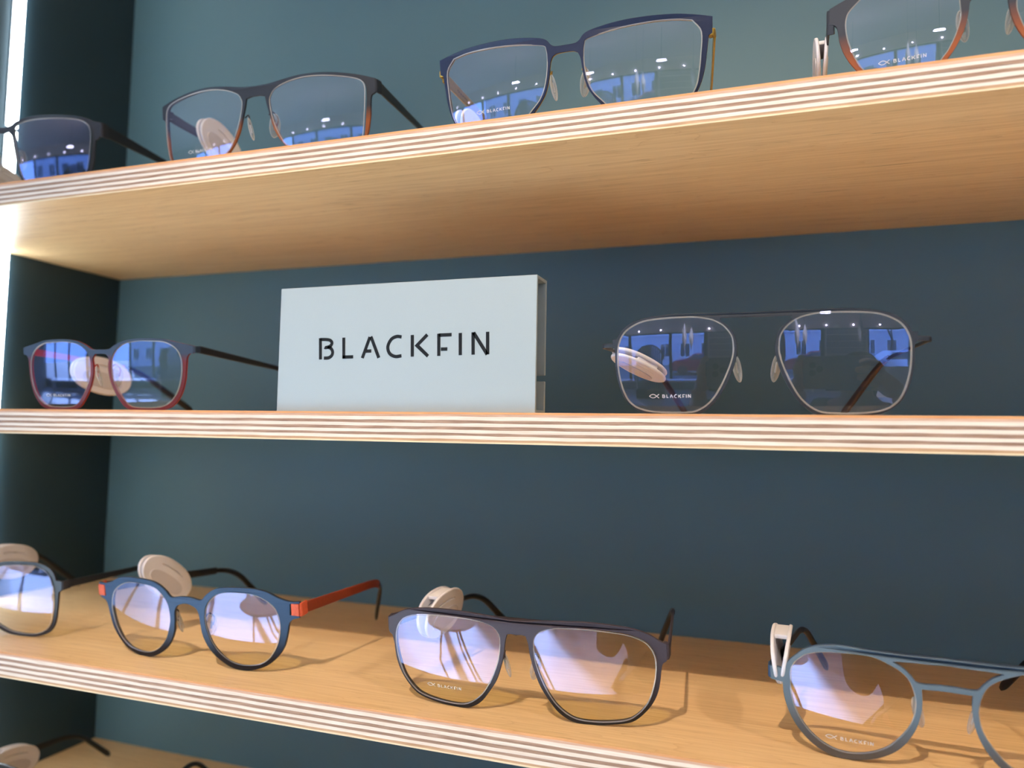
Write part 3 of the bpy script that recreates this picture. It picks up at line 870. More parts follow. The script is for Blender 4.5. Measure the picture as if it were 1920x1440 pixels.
# the pair on the lowest shelf, only its temples reach into the frame
kp = Matrix.Translation((-0.090, 0.058, Z4))
GL['K'] = dict(GL['H'])
GL['K'].update(o=[-88, 58, Z4 / MM], u=[1, 0, 0], n=[0, 0.99155, -0.12974], v=[0, 0.12974 * -1, 0.99155])
_v, _n = Vector((0, -0.12974, 0.99155)), Vector((0, 0.99155, 0.12974))
GL['K'].update(n=list(_n), v=list(_v))
loc = lambda x, y, h: [x + 88, Vector((0, y - 58, h)).dot(_n), Vector((0, y - 58, h)).dot(_v)]
GL['K']['tem'] = [['L', loc(-152, 131, 39), loc(-160, 172, 6)], ['R', loc(-33, 128, 38), loc(-44, 168, 5)]]
make_glasses('K', 'black glasses on the lowest shelf, only temple ends showing at bottom left',
             dict(front=BLK, temple=BLK, tip=TB), dict(thick=1.5))


# ------------------------------------------------------------------ white security tags
def make_tag(label, c, along, normal, spread=2.6, flare=5.0, a=20.5, b=11.5):
    X = Vector(along).normalized()
    Y = Vector(normal)
    Y = (Y - X * Y.dot(X)).normalized()
    Z = X.cross(Y).normalized()
    if Z.z < 0:
        Y = -Y
        Z = -Z
    m = Matrix(((X.x, Y.x, Z.x, c[0] * MM), (X.y, Y.y, Z.y, c[1] * MM), (X.z, Y.z, Z.z, c[2] * MM), (0, 0, 0, 1)))
    root = empty('security_tag', matrix=m)
    tag(root, label, 'tag', 'white security tags clipped to the temples')
    zt = b - 3.5
    for sgn in (-1, 1):
        rot = Matrix.Rotation(math.radians(-flare * sgn), 4, 'X')
        fn = lambda u, v, d: (rot @ (Vector((u, d + sgn * spread, v - zt)))) * MM + Vector((0, 0, zt)) * MM
        slot = [(-10, 6.2), (-4, 7.2), (4, 7.2), (10, 6.2), (11.5, 4.2), (8, 5.2), (2, 5.7), (-4, 5.7), (-9, 5.0)]
        slot = [(x * a / 20.5, y * b / 11.5) for x, y in slot]
        s_ = me_obj('shell', plate_mesh('shell', ellipse(a, b, 48, p=0.92), [slot], 1.7 * MM, 0.6 * MM, fn), M['white_plastic'], root, 50)
        fn2 = lambda u, v, d: fn(u, v, d + sgn * 0.95)
        me_obj('raised_panel', plate_mesh('raised_panel', ellipse(a * 0.68, b * 0.42, 36, c=(0, -2.8), p=0.85), [], 0.7 * MM, 0.28 * MM, fn2), M['white_groove'], s_, 50)
    bm = bmesh.new()
    add_box(bm, (-a * 0.40 * MM, -(spread + 0.5) * MM, (b - 3.0) * MM), (a * 0.40 * MM, (spread + 0.5) * MM, (b - 0.9) * MM), 0.0007)
    bm_obj('hinge_bar', bm, M['white_plastic'], root, angle=40)
    return root


def dirp(pitch, yaw=0.0):
    p, y = math.radians(pitch), math.radians(yaw)
    return (math.sin(y) * math.cos(p), math.cos(y) * math.cos(p), math.sin(p))


make_tag('white oval tag clipped to the glasses at the left end of the topmost shelf', (-174, 56, Z1 / MM + 26), dirp(-12, -4), (1, 0, 0))
make_tag('white oval tag seen through the left lens of the orange-rimmed glasses', (22, 62, Z1 / MM + 34), dirp(-24, 0), (1, 0, 0))
make_tag('white oval tag seen through the left lens of the navy and gold glasses', (205, 64, Z1 / MM + 18), dirp(-20, 4), (1, 0, 0))
make_tag('narrow white tag seen end-on, left of the round orange-fading rim', (394, 58, Z1 / MM + 30), dirp(0, 0), (1, 0, 0), spread=2.4, flare=4)
make_tag('white oval tag behind the bridge of the blue glasses with red rims', (-64, 56, 25), dirp(-12, 10), (1, -0.1, 0))
make_tag('flat pinkish white tag edge-on behind the left lens of the wire glasses', (307, 44, 26), dirp(-20, 40), (0.10, 0.30, 1), spread=1.7, flare=2, a=16.5, b=7.5)
make_tag('white tag above the glasses cut off by the left edge', (-138, 55, Z3 / MM + 41), dirp(-8, -4), (1, 0, 0))
make_tag('white oval tag tilted behind the round blue glasses with orange hinges', (-8, 64, Z3 / MM + 38.5), dirp(-33, 4), (1, 0, 0), a=22, b=10.8)
make_tag('white oval tag standing behind the left lens of the purple-grey glasses', (192, 62, Z3 / MM + 35.5), dirp(7, 4), (1, 0, 0), spread=3.6, flare=7, a=21, b=12)
make_tag('white tag clipped to the left temple of the light blue double-bridge glasses', (374.5, 45, Z3 / MM + 37), dirp(4, 3), (1, 0, 0), spread=3.2, flare=9)
make_tag('blurred white tag in the bottom left corner, on the lowest shelf', (-154, 78, Z4 / MM + 36), dirp(-8, 0), (1, 0, 0))

# ------------------------------------------------------------------ the shop behind the camera (seen in the lenses)
M['floor'] = (lambda m: m.bsdf(m.ramp(m.noise(m.coords((1, 1, 1)), 2.5, 4), [(0.3, (0.42, 0.42, 0.42, 1)), (0.7, (0.50, 0.50, 0.49, 1))]), 0.45))(N('pale_floor'))
M['ceil'] = plain('ceiling_paint', (0.64, 0.53, 0.47, 1), 0.9, var=0.02, scale=2)
M['bulkhead'] = plain('bulkhead_paint', (0.88, 0.74, 0.66, 1), 0.9, var=0.02, scale=2)
M['room_wall'] = plain('shop_wall_paint', (0.34, 0.35, 0.34, 1), 0.8, var=0.03, scale=3)
M['mullion'] = plain('window_frame_metal', (0.035, 0.040, 0.045, 1), 0.45, 0.4)
M['counter'] = plain('white_laminate', (0.78, 0.79, 0.80, 1), 0.4, var=0.02)
M['dark_wood'] = plain('dark_slats', (0.018, 0.018, 0.020, 1), 0.5)
M['asphalt'] = plain('asphalt', (0.11, 0.11, 0.115, 1), 0.9, scale=30)
M['facade'] = plain('pale_render', (0.80, 0.86, 0.92, 1), 0.9, var=0.05, scale=1.2)
M['facade2'] = plain('grey_stone_base', (0.52, 0.56, 0.62, 1), 0.9, var=0.05, scale=1.2)
M['pane_dark'] = plain('dark_window_pane', (0.05, 0.06, 0.08, 1), 0.1)
M['white_trim'] = plain('white_window_trim', (0.72, 0.74, 0.76, 1), 0.6)
M['bark'] = plain('bark', (0.05, 0.042, 0.036, 1), 0.9)
M['leaf'] = plain('leaf_green', (0.05, 0.12, 0.04, 1), 0.5)
M['pot'] = plain('pale_pot', (0.5, 0.5, 0.5, 1), 0.6)
M['lamp_glow'] = emit('warm_lamp_glow', (1.0, 0.93, 0.84, 1), 30.0)
glass = N('window_glass')
_t = glass.n('BsdfTransparent')
_t.inputs[0].default_value = (0.86, 0.93, 1.0, 1)
_g = glass.n('BsdfGlossy')
_g.inputs['Roughness'].default_value = 0.02
_m = glass.n('MixShader')
_m.inputs[0].default_value = 0.05
glass.l(_t.outputs[0], _m.inputs[1]); glass.l(_g.outputs[0], _m.inputs[2]); glass.l(_m.outputs[0], glass.out.inputs[0])
M['glass'] = glass.m

tag(box('floor', (RX0, Y_WIN, FLOOR - 0.1), (RX1, Y_BACK, FLOOR), M['floor']), kind='structure')
tag(box('ceiling', (RX0, Y_WIN, CEIL), (RX1, Y_BACK, CEIL + 0.1), M['ceil']), kind='structure')
tag(box('wall_side_left', (RX0 - 0.1, Y_WIN, FLOOR), (RX0, Y_BACK, CEIL), M['room_wall']), kind='structure')
tag(box('wall_side_right', (RX1, Y_WIN, FLOOR), (RX1 + 0.1, Y_BACK, CEIL), M['room_wall']), kind='structure')
SILL, HEAD = -1.12, 0.72
fw = empty('wall_front', loc=(0, Y_WIN, 0))
tag(fw, kind='structure')
box('bulkhead', (RX0, -0.12, HEAD), (RX1, 0.02, CEIL), M['bulkhead'], fw)
box('sill_wall', (RX0, -0.12, FLOOR), (RX1, 0.0, SILL), M['room_wall'], fw)
box('pier', (0.62, -0.12, SILL), (2.05, 0.0, HEAD), M['room_wall'], fw)


def window(n, x0, x1, muls):
    r = empty('window_%d' % n, loc=(0, Y_WIN, 0))
    tag(r, kind='structure')
    box('window_rail', (x0, -0.09, HEAD - 0.05), (x1, -0.03, HEAD), M['mullion'], r)
    box('window_rail', (x0, -0.09, SILL), (x1, -0.03, SILL + 0.06), M['mullion'], r)
    xs = [x0] + muls + [x1]
    for x in xs:
        a = min(max(x - 0.05, x0), x1 - 0.1)
        box('mullion', (a, -0.10, SILL), (a + 0.10, -0.02, HEAD), M['mullion'], r)
    for a, b in zip(xs[:-1], xs[1:]):
        mesh_obj('pane', [(a, -0.06, SILL), (b, -0.06, SILL), (b, -0.06, HEAD), (a, -0.06, HEAD)], [(0, 1, 2, 3)], M['glass'], r)


window(1, RX0, 0.62, [-6.7, -5.3, -3.9, -2.45, -0.75])
window(2, 2.05, RX1, [3.6])

# white window bench, plant, arched slatted screen, shelf wall, desk, pendants
bench = empty('window_bench', loc=(-2.6, Y_WIN + 0.35, FLOOR))
tag(bench, 'long white bench along the shop window, seen in the lenses', 'bench')
box('bench_top', (-4.2, -0.22, 0.40), (3.0, 0.22, 0.46), M['counter'], bench, 0.01)
for x in (-4.1, -1.8, 0.6, 2.8):
    box('leg', (x, -0.18, 0), (x + 0.08, 0.18, 0.40), M['counter'], bench)

scr = empty('arched_screen', loc=(-1.25, -5.4, FLOOR))
tag(scr, 'dark arched slatted screen standing before the shop window', 'screen')
for i in range(13):
    x = -0.42 + 0.07 * i
    h = 1.25 + math.sqrt(max(0, 0.44 ** 2 - x * x)) * 0.95
    box('slat', (x - 0.022, -0.02, 0.30), (x + 0.022, 0.02, h), M['dark_wood'], scr)
box('base', (-0.46, -0.15, 0), (0.46, 0.15, 0.30), M['dark_wood'], scr)
bm = bmesh.new()
sweep(bm, [Vector((-0.47 * math.cos(PI * t / 20), 0, 1.25 + 0.46 * math.sin(PI * t / 20))) for t in range(21)], 0.03, 0.025, up=(0, 1, 0), sides=8)
bm_obj('arch_rim', bm, M['dark_wood'], scr)

pl = empty('potted_plant', loc=(-2.05, Y_WIN + 0.35, FLOOR + 0.46))
tag(pl, 'spiky potted plant on the white window bench', 'plant')
bm = bmesh.new()
bmesh.ops.create_cone(bm, cap_ends=True, segments=24, radius1=0.08, radius2=0.11, depth=0.2, matrix=Matrix.Translation((0, 0, 0.1)))
bm_obj('pot', bm, M['pot'], pl, angle=40)
for i in range(16):
    a = i * 2.4
    r_ = 0.10 + 0.16 * (i % 4) / 3
    bm = bmesh.new()
    path = [Vector((math.cos(a) * r_ * t, math.sin(a) * r_ * t, 0.18 + 0.42 * t - 0.22 * r_ / 0.26 * t * t)) for t in (0, .25, .5, .75, 1)]
    sweep(bm, path, [0.010, 0.020, 0.018, 0.012, 0.002], 0.003, sides=6)
    bm_obj('leaf', bm, M['leaf'], pl)

rack = empty('wall_shelf_unit', loc=(1.35, Y_WIN + 0.02, FLOOR))
tag(rack, 'wide grey wall unit with shelves of eyewear between the shop windows', 'shelf')
box('back_panel', (-0.68, 0.0, 0.1), (0.68, 0.03, 2.15), M['facade2'], rack)
for i in range(8):
    box('shelf_board', (-0.66, 0.03, 0.35 + 0.23 * i), (0.66, 0.28, 0.37 + 0.23 * i), M['counter'], rack)
for sx in (-0.68, 0.66):
    box('side_panel', (sx, 0.0, 0.1), (sx + 0.02, 0.28, 2.15), M['counter'], rack)
box('plinth', (-0.68, 0.0, 0.0), (0.68, 0.26, 0.1), M['dark_wood'], rack)

desk = empty('service_desk', loc=(1.9, -3.1, FLOOR))
tag(desk, 'pale service desk with a monitor in the middle of the shop', 'desk')
box('desk_top', (-0.7, -0.4, 0.74), (0.7, 0.4, 0.78), M['counter'], desk, 0.006)
for sx in (-0.66, 0.62):
    box('desk_side', (sx, -0.36, 0), (sx + 0.04, 0.36, 0.74), M['counter'], desk)
mon = empty('monitor', loc=(1.75, -3.15, FLOOR + 0.78))
tag(mon, 'flat grey monitor standing on the service desk', 'monitor')
box('screen', (-0.27, -0.015, 0.08), (0.27, 0.015, 0.40), M['facade2'], mon, 0.004)
box('stand', (-0.03, -0.03, 0.0), (0.03, 0.0, 0.12), M['mullion'], mon)
box('foot', (-0.12, -0.08, 0.0), (0.12, 0.08, 0.012), M['mullion'], mon)


def disc_lamp(x, y, z, r, label):
    p = empty('pendant_lamp', loc=(x, y, z))
    tag(p, label, 'lamp', 'round hanging lamps of the shop')
    bm = bmesh.new()
    bmesh.ops.create_cone(bm, cap_ends=True, segments=32, radius1=r, radius2=r * 0.9, depth=0.02, matrix=Matrix.Translation((0, 0, 0)))
    bm_obj('glowing_disc', bm, M['lamp_glow'], p)
    bm = bmesh.new()
    tube(bm, [Vector((0, 0, 0.01)), Vector((0, 0, CEIL - z))], 0.004, 6)
    bm_obj('cord', bm, M['mullion'], p)


disc_lamp(0.52, -2.9, 0.58, 0.085, 'round glowing pendant lamp reflected in the wire glasses')
disc_lamp(-0.9, -3.3, 0.62, 0.085, 'round glowing pendant lamp farther left over the shop floor')

tb = empty('shadow_table', loc=(-0.75, -1.9, FLOOR))  # added table, its shadow breaks up the sun patch on the floor
tag(tb, 'round white table added to break up the sun patch on the floor', 'table')
bm = bmesh.new()
bmesh.ops.create_cone(bm, cap_ends=True, segments=40, radius1=0.36, radius2=0.36, depth=0.03, matrix=Matrix.Translation((0, 0, 0.60)))
bm_obj('table_top', bm, M['counter'], tb, angle=40)
for i in range(3):
    a = i * 2.094 + 0.4
    bm = bmesh.new()
    tube(bm, [Vector((0.30 * math.cos(a), 0.30 * math.sin(a), 0)), Vector((0.12 * math.cos(a), 0.12 * math.sin(a), 0.59))], 0.016, 8)
    bm_obj('leg', bm, M['mullion'], tb)

# spot fitting for the ceiling spot
SPN = (((0.235, -0.90, 0.97), 'small white spotlight fitting on a rod above the lettered sign'), ((1.29, -0.83, 1.07), 'small white spotlight fitting on a rod to the right of the bay'))
for _loc, _lab in SPN:
  sp = empty('spot_fitting', loc=_loc)
  tag(sp, _lab, 'lamp', 'spotlights above the bay')
  bm = bmesh.new()
  tube(bm, [Vector((0, 0, 0.0)), Vector((0, 0, CEIL - _loc[2]))], 0.006, 8)
  bm_obj('rod', bm, M['counter'], sp)
  bm = bmesh.new()
  bmesh.ops.create_cone(bm, cap_ends=False, segments=24, radius1=0.045, radius2=0.035, depth=0.10,
                        matrix=Matrix.Translation((0, 0.0, 0.0)) @ Matrix.Rotation(math.radians(41), 4, 'X'))
  bm_obj('spot_head', bm, M['counter'], sp, smooth=True)

# downlight housings for the added floor fill lamps
for i, (x, y) in enumerate(FILL_XY):
    dl = empty('fill_downlight', loc=(x, y, CEIL))
    tag(dl, 'added round white ceiling downlight ' + ('in front of the shelf bay on the left', 'above the middle of the shop', 'in front of the shelf bay on the right', 'towards the window on the left', 'towards the right-hand window')[i], 'lamp', 'added fill lamps in the shop ceiling')
    bm = bmesh.new()
    bmesh.ops.create_cone(bm, cap_ends=False, segments=24, radius1=0.055, radius2=0.055, depth=0.05, matrix=Matrix.Translation((0, 0, -0.025)))
    bm_obj('housing', bm, M['counter'], dl, smooth=True)
# small lights in a row along the window bulkhead
ORD = ('first', 'second', 'third', 'fourth', 'fifth', 'sixth', 'seventh', 'eighth', 'ninth', 'tenth', 'eleventh', 'twelfth', 'thirteenth', 'fourteenth')
for i in range(14):
    bm = bmesh.new()
    bmesh.ops.create_cone(bm, cap_ends=True, segments=12, radius1=0.03, radius2=0.022, depth=0.02, matrix=Matrix.Translation((-7.4 + 0.9 * i, Y_WIN + 0.07, HEAD + 0.10)) @ Matrix.Rotation(PI / 2, 4, 'X'))
    tag(bm_obj('bulkhead_light', bm, M['lamp_glow']), 'tiny glowing light above the shop window, %s of the row from the left' % ORD[i], 'lamp', 'lights along the window bulkhead')

# hanging paper leaves
for i, (x, y, z, h) in enumerate(((0.12, -2.6, 0.02, 0.42), (0.22, -2.7, 0.05, 0.34), (0.98, -2.6, 0.10, 0.40))):
    lf = empty('hanging_leaf', loc=(x, y, z))
    tag(lf, ['pale hanging paper leaf, the left one of a close pair', 'pale hanging paper leaf, the right one of a close pair', 'single pale hanging paper leaf near the shelf wall'][i], 'decoration', 'hanging paper leaves')
    pr = [0, .45, .8, 1, .95, .7, .35, 0.05]
    for k2 in range(2):
        bm = bmesh.new()
        path = [Vector((0, 0, h * t / 7)) for t in range(8)]
        sweep(bm, path, [0.035 * q + 0.001 for q in pr], [0.004 + 0.010 * q for q in pr], up=(math.cos(k2 * 1.57), math.sin(k2 * 1.57), 0.01), sides=8)
        bm_obj('blade', bm, M['pot'], lf, smooth=True)
    bm = bmesh.new()
    tube(bm, [Vector((0, 0, h)), Vector((0, 0, CEIL - z))], 0.0015, 5)
    bm_obj('thread', bm, M['mullion'], lf)

# ------------------------------------------------------------------ street outside
tag(box('ground', (-45, -40, FLOOR - 0.25), (30, Y_WIN - 0.12, FLOOR - 0.12), M['asphalt']), kind='structure')
bd = empty('exterior_building', loc=(0, -20, FLOOR - 0.12))
tag(bd, 'long pale apartment building across the street, seen in the lenses', 'building')
box('upper_wall', (-11.7, -3, 3.4), (26, 0, 11), M['facade'], bd)
box('ground_storey', (-11.7, -3, 0), (26, 0.1, 3.4), M['facade2'], bd)
box('cornice', (-11.8, -3, 3.35), (26, 0.25, 3.55), M['white_trim'], bd)
wf = [bpy.data.meshes.new('window'), bpy.data.meshes.new('window_pane')]
bm = bmesh.new()
for lo, hi in (((-0.6, 0, 0), (-0.5, 0.08, 1.6)), ((0.5, 0, 0), (0.6, 0.08, 1.6)), ((-0.6, 0, 1.5), (0.6, 0.08, 1.6)), ((-0.7, 0, -0.08), (0.7, 0.16, 0.04)), ((-0.03, 0, 0), (0.03, 0.07, 1.55))):
    add_box(bm, lo, hi)
bm.to_mesh(wf[0]); bm.free(); wf[0].materials.append(M['white_trim'])
bm = bmesh.new()
add_box(bm, (-0.5, 0.0, 0.04), (0.5, 0.03, 1.5))
bm.to_mesh(wf[1]); bm.free(); wf[1].materials.append(M['pane_dark'])
for iz, z in enumerate((0.9, 4.3, 7.4)):
    for ix in range(16):
        if iz == 0 and ix % 4 == 2: continue
        f_ = link(bpy.data.objects.new('window', wf[0]), bd)
        f_.location = (-10.4 + 2.3 * ix, 0.08 if iz == 0 else 0.0, z)
        p_ = link(bpy.data.objects.new('pane', wf[1]), f_)
for x in (-5.8, 3.4, 12.6):
    box('door', (x - 0.5, 0.1, 0), (x + 0.5, 0.16, 2.3), M['pane_dark'], bd)

tr = empty('bare_tree', loc=(5.6, -13.5, FLOOR - 0.12))
tag(tr, 'bare street tree in front of the right-hand shop window', 'tree')
bm = bmesh.new()


def branch(p, d, L, r, lv):
    q = p + d * L
    m_ = p.lerp(q, 0.5) + Vector((random.uniform(-1, 1), random.uniform(-1, 1), 0)) * L * 0.04
    sweep(bm, [p, m_, q], [r, r * 0.8, r * 0.6], [r, r * 0.8, r * 0.6], up=(0.3, 1, 0.1), sides=6, power=1)
    if lv == 0: return
    for _ in range(3):
        nd = (d + Vector((random.uniform(-1, 1), random.uniform(-1, 1), random.uniform(-0.1, 0.7))) * 0.75).normalized()
        branch(q, nd, L * random.uniform(0.6, 0.8), r * 0.55, lv - 1)


branch(Vector((0, 0, 0)), Vector((0, 0, 1)), 2.2, 0.13, 5)
bm_obj('trunk_and_branches', bm, M['bark'], tr)


def car(x, y, col, label):
    c = empty('parked_car', loc=(x, y, FLOOR - 0.12))
    tag(c, label, 'car', 'cars parked in the street')
    paint = plain('car_paint', col, 0.25, 0.2)
    prof_ = [(-2.1, 0.3), (-2.15, 0.75), (-1.9, 0.95), (-1.2, 1.0), (-0.6, 1.42), (0.7, 1.45), (1.45, 1.0), (2.0, 0.85), (2.15, 0.6), (2.1, 0.3)]
    bm = bmesh.new()
    A = [bm.verts.new((a, -0.85 + (0.14 if b > 1.1 else 0), b)) for a, b in prof_]
    B_ = [bm.verts.new((a, 0.85 - (0.14 if b > 1.1 else 0), b)) for a, b in prof_]
    n = len(prof_)
    for i in range(n):
        bm.faces.new((A[i], A[(i + 1) % n], B_[(i + 1) % n], B_[i]))
    bm.faces.new(A[::-1]); bm.faces.new(B_)
    bm_obj('body', bm, paint, c)
    for sy in (-0.78, 0.78):
        mesh_obj('side_window', [(-1.0, sy, 1.02), (1.25, sy, 1.02), (0.62, sy * 0.935, 1.38), (-0.55, sy * 0.935, 1.36)], [(0, 1, 2, 3)], M['pane_dark'], c).location.y = 0.075 * (1 if sy > 0 else -1)
        for wx in (-1.35, 1.35):
            bm = bmesh.new()
            bmesh.ops.create_cone(bm, cap_ends=True, segments=20, radius1=0.32, radius2=0.32, depth=0.2, matrix=Matrix.Translation((wx, sy, 0.32)) @ Matrix.Rotation(PI / 2, 4, 'X'))
            bm_obj('wheel', bm, M['dark_wood'], c)


car(0.6, -12.2, (0.45, 0.05, 0.06, 1), 'red car parked across the street')
car(4.6, -10.0, (0.75, 0.78, 0.82, 1), 'white car parked near the shop window')

# ------------------------------------------------------------------ the photographer and the phone
def cam_pt(r, u, b):
    """mm right, up and behind the lens of the phone"""
    return CP + (CR * r + CU * u - CF * b) * MM


PM = Matrix(((CR.x, CU.x, -CF.x, 0), (CR.y, CU.y, -CF.y, 0), (CR.z, CU.z, -CF.z, 0), (0, 0, 0, 1)))
pm = PM.copy()
pm.translation = cam_pt(0, 0, 0)
ph = empty('mobile_phone', matrix=pm)
tag(ph, 'blue-grey mobile phone held sideways by the photographer', 'phone')
M['phone'] = plain('phone_back', (0.20, 0.24, 0.30, 1), 0.35, 0.2)
M['phone_rim'] = plain('phone_rim_metal', (0.75, 0.76, 0.78, 1), 0.18, 0.9)
pts = []
for cx_, cy_, a0 in ((120, 10, 0), (-12, 10, 90), (-12, -46, 180), (120, -46, 270)):
    for i in range(9):
        a = math.radians(a0 + i * 90 / 8)
        pts.append((cx_ + 10 * math.cos(a), cy_ + 10 * math.sin(a)))
me_obj('back_plate', plate_mesh('back_plate', pts, [], 5.5 * MM, 0.6 * MM, lambda u, v, d: Vector((u, v, d + 7.2)) * MM), M['phone'], ph)
me_obj('metal_rim', plate_mesh('metal_rim', [((x - 54) * 1.006 + 54, (y + 18) * 1.012 - 18) for x, y in pts], [], 3.4 * MM, 0.8 * MM, lambda u, v, d: Vector((u, v, d + 8.3)) * MM), M['phone_rim'], ph)
for cx_, cy_ in ((0, 0), (0, -19), (17, -9.5)):
    bm = bmesh.new()
    if (cx_, cy_) == (0, 0):
        bmesh.ops.create_cone(bm, cap_ends=True, segments=28, radius1=7.6, radius2=7.6, depth=1.6, matrix=Matrix.Translation((0, 0, 4.2)))
    else:
        bmesh.ops.create_cone(bm, cap_ends=True, segments=28, radius1=7.6, radius2=7.6, depth=3.0, matrix=Matrix.Translation((cx_, cy_, 3.4)))
    bmesh.ops.scale(bm, vec=(MM, MM, MM), verts=bm.verts)
    bm_obj('camera_ring', bm, M['pane_dark'], ph)

M['skin'] = plain('skin', (0.52, 0.30, 0.21, 1), 0.5, var=0.05)
M['coat'] = plain('olive_coat', (0.085, 0.085, 0.065, 1), 0.9, scale=200)
M['trouser'] = plain('dark_trousers', (0.02, 0.022, 0.03, 1), 0.9)
M['hair'] = plain('brown_hair', (0.075, 0.045, 0.028, 1), 0.55)
M['shoe'] = plain('dark_shoes', (0.02, 0.018, 0.016, 1), 0.5)
M['eye'] = plain('eye_white', (0.7, 0.7, 0.68, 1), 0.2)
M['lips'] = plain('lips', (0.40, 0.14, 0.12, 1), 0.5)
M['strap'] = plain('brown_leather', (0.12, 0.045, 0.025, 1), 0.5)


def skin_fig(name, nodes, edges, mat, parent, root=0, sub=2):
    me = bpy.data.meshes.new(name)
    me.from_pydata([tuple(n[0]) for n in nodes], edges, [])
    me.materials.append(mat)
    o = bpy.data.objects.new(name, me)
    link(o, parent)
    md = o.modifiers.new('skin', 'SKIN')
    md.use_smooth_shade = True
    for i, n in enumerate(nodes):
        r = n[1] if isinstance(n[1], tuple) else (n[1], n[1])
        me.skin_vertices[0].data[i].radius = r
    me.skin_vertices[0].data[root].use_root = True
    s = o.modifiers.new('subsurf', 'SUBSURF')
    s.levels = s.render_levels = sub
    return o


# the figure stands behind the phone, facing the shelves
bk = Vector((-CF.x, -CF.y, 0)).normalized()
rt = Vector((CR.x, CR.y, 0)).normalized()
HC = CP + bk * 0.345 + rt * 0.045 + Vector((0, 0, -0.055))     # centre of the head
PB = Vector((HC.x, HC.y, FLOOR))
P = lambda r, b, h: PB + rt * r + bk * b + Vector((0, 0, h))
pr_ = empty('person', loc=PB)
tag(pr_, 'person in an olive coat holding up a phone, seen only as a reflection', 'person')
inv = Matrix.Translation(-PB)
HT = HC.z - FLOOR
wl, wr = cam_pt(-58, -66, 44), cam_pt(186, -66, 44)
el, er = P(-0.25, 0.02, 0.98), P(0.29, 0.02, 0.98)
nodes = [(P(0, 0.06, 0.86), (0.150, 0.105)), (P(0, 0.07, 1.04), (0.125, 0.090)), (P(0, 0.06, 1.18), (0.155, 0.10)), (P(0, 0.05, HT - 0.19), (0.075, 0.065)), (P(0, 0.03, HT - 0.10), (0.052, 0.055)),
         (P(0, 0.0, HT - 0.02), (0.072, 0.088)), (P(0, 0.005, HT + 0.055), (0.070, 0.086)),
         (P(-0.155, 0.06, HT - 0.20), 0.055), (el, 0.042), (wl, 0.026), (P(0.155, 0.06, HT - 0.20), 0.055), (er, 0.042), (wr, 0.026),
         (P(-0.09, 0.06, 0.78), 0.088), (P(-0.10, 0.04, 0.45), 0.058), (P(-0.11, 0.07, 0.08), 0.040), (P(-0.12, -0.09, 0.035), 0.035),
         (P(0.09, 0.06, 0.78), 0.088), (P(0.10, 0.04, 0.45), 0.058), (P(0.11, 0.07, 0.08), 0.040), (P(0.12, -0.09, 0.035), 0.035)]
nodes = [(n[0] - PB, n[1]) for n in nodes]
edges = [(0, 1), (1, 2), (2, 3), (3, 4), (4, 5), (5, 6), (3, 7), (7, 8), (8, 9), (3, 10), (10, 11), (11, 12), (0, 13), (13, 14), (14, 15), (15, 16), (0, 17), (17, 18), (18, 19), (19, 20)]
skin_fig('body', nodes, edges, M['skin'], pr_)
g = lambda r: tuple(x + 0.018 for x in r) if isinstance(r, tuple) else r + 0.018
cn = [nodes[i] for i in (0, 1, 2, 3, 7, 8, 9, 10, 11, 12)]
cn = [(a, g(b)) for a, b in cn]
cn[0] = (cn[0][0] - Vector((0, 0, 0.08)), (0.175, 0.14))
cn[6] = (nodes[8][0].lerp(nodes[9][0], 0.86), 0.042)
cn[9] = (nodes[11][0].lerp(nodes[12][0], 0.86), 0.042)
skin_fig('coat', cn, [(0, 1), (1, 2), (2, 3), (3, 4), (4, 5), (5, 6), (3, 7), (7, 8), (8, 9)], M['coat'], pr_)
tn = [(nodes[i][0], g(nodes[i][1])) for i in (0, 13, 14, 15, 17, 18, 19)]
skin_fig('trousers', tn, [(0, 1), (1, 2), (2, 3), (0, 4), (4, 5), (5, 6)], M['trouser'], pr_)
for s in (-1, 1):
    bm = bmesh.new()
    c_ = P(0.115 * s, -0.03, 0.045) - PB
    bmesh.ops.create_uvsphere(bm, u_segments=16, v_segments=10, radius=1.0, matrix=Matrix.Translation(c_) @ Matrix((( rt.x, bk.x, 0, 0), (rt.y, bk.y, 0, 0), (0, 0, 1, 0), (0, 0, 0, 1))) @ Matrix.Diagonal((0.052, 0.14, 0.05, 1)))
    bm_obj('shoe', bm, M['shoe'], pr_, smooth=True)
    bm = bmesh.new()
    bmesh.ops.create_uvsphere(bm, u_segments=12, v_segments=8, radius=0.013, matrix=Matrix.Translation(P(0.032 * s, -0.082, HT + 0.015) - PB))
    bm_obj('eye', bm, M['eye'], pr_, smooth=True)
    bm = bmesh.new()
    bmesh.ops.create_uvsphere(bm, u_segments=12, v_segments=8, radius=1, matrix=Matrix.Translation(P(0.078 * s, 0.012, HT + 0.0) - PB) @ Matrix.Diagonal((0.012, 0.020, 0.032, 1)))
    bm_obj('ear', bm, M['skin'], pr_, smooth=True)
bm = bmesh.new()
sweep(bm, [P(0, -0.082, HT + 0.02) - PB, P(0, -0.096, HT - 0.005) - PB, P(0, -0.104, HT - 0.022) - PB], [0.006, 0.010, 0.014], [0.006, 0.009, 0.008], sides=8)
bm_obj('nose', bm, M['skin'], pr_, smooth=True)
bm = bmesh.new()
sweep(bm, [P(-0.024, -0.080, HT - 0.052) - PB, P(0, -0.088, HT - 0.054) - PB, P(0.024, -0.080, HT - 0.052) - PB], [0.002, 0.006, 0.002], [0.003, 0.007, 0.003], sides=8)
bm_obj('mouth', bm, M['lips'], pr_, smooth=True)
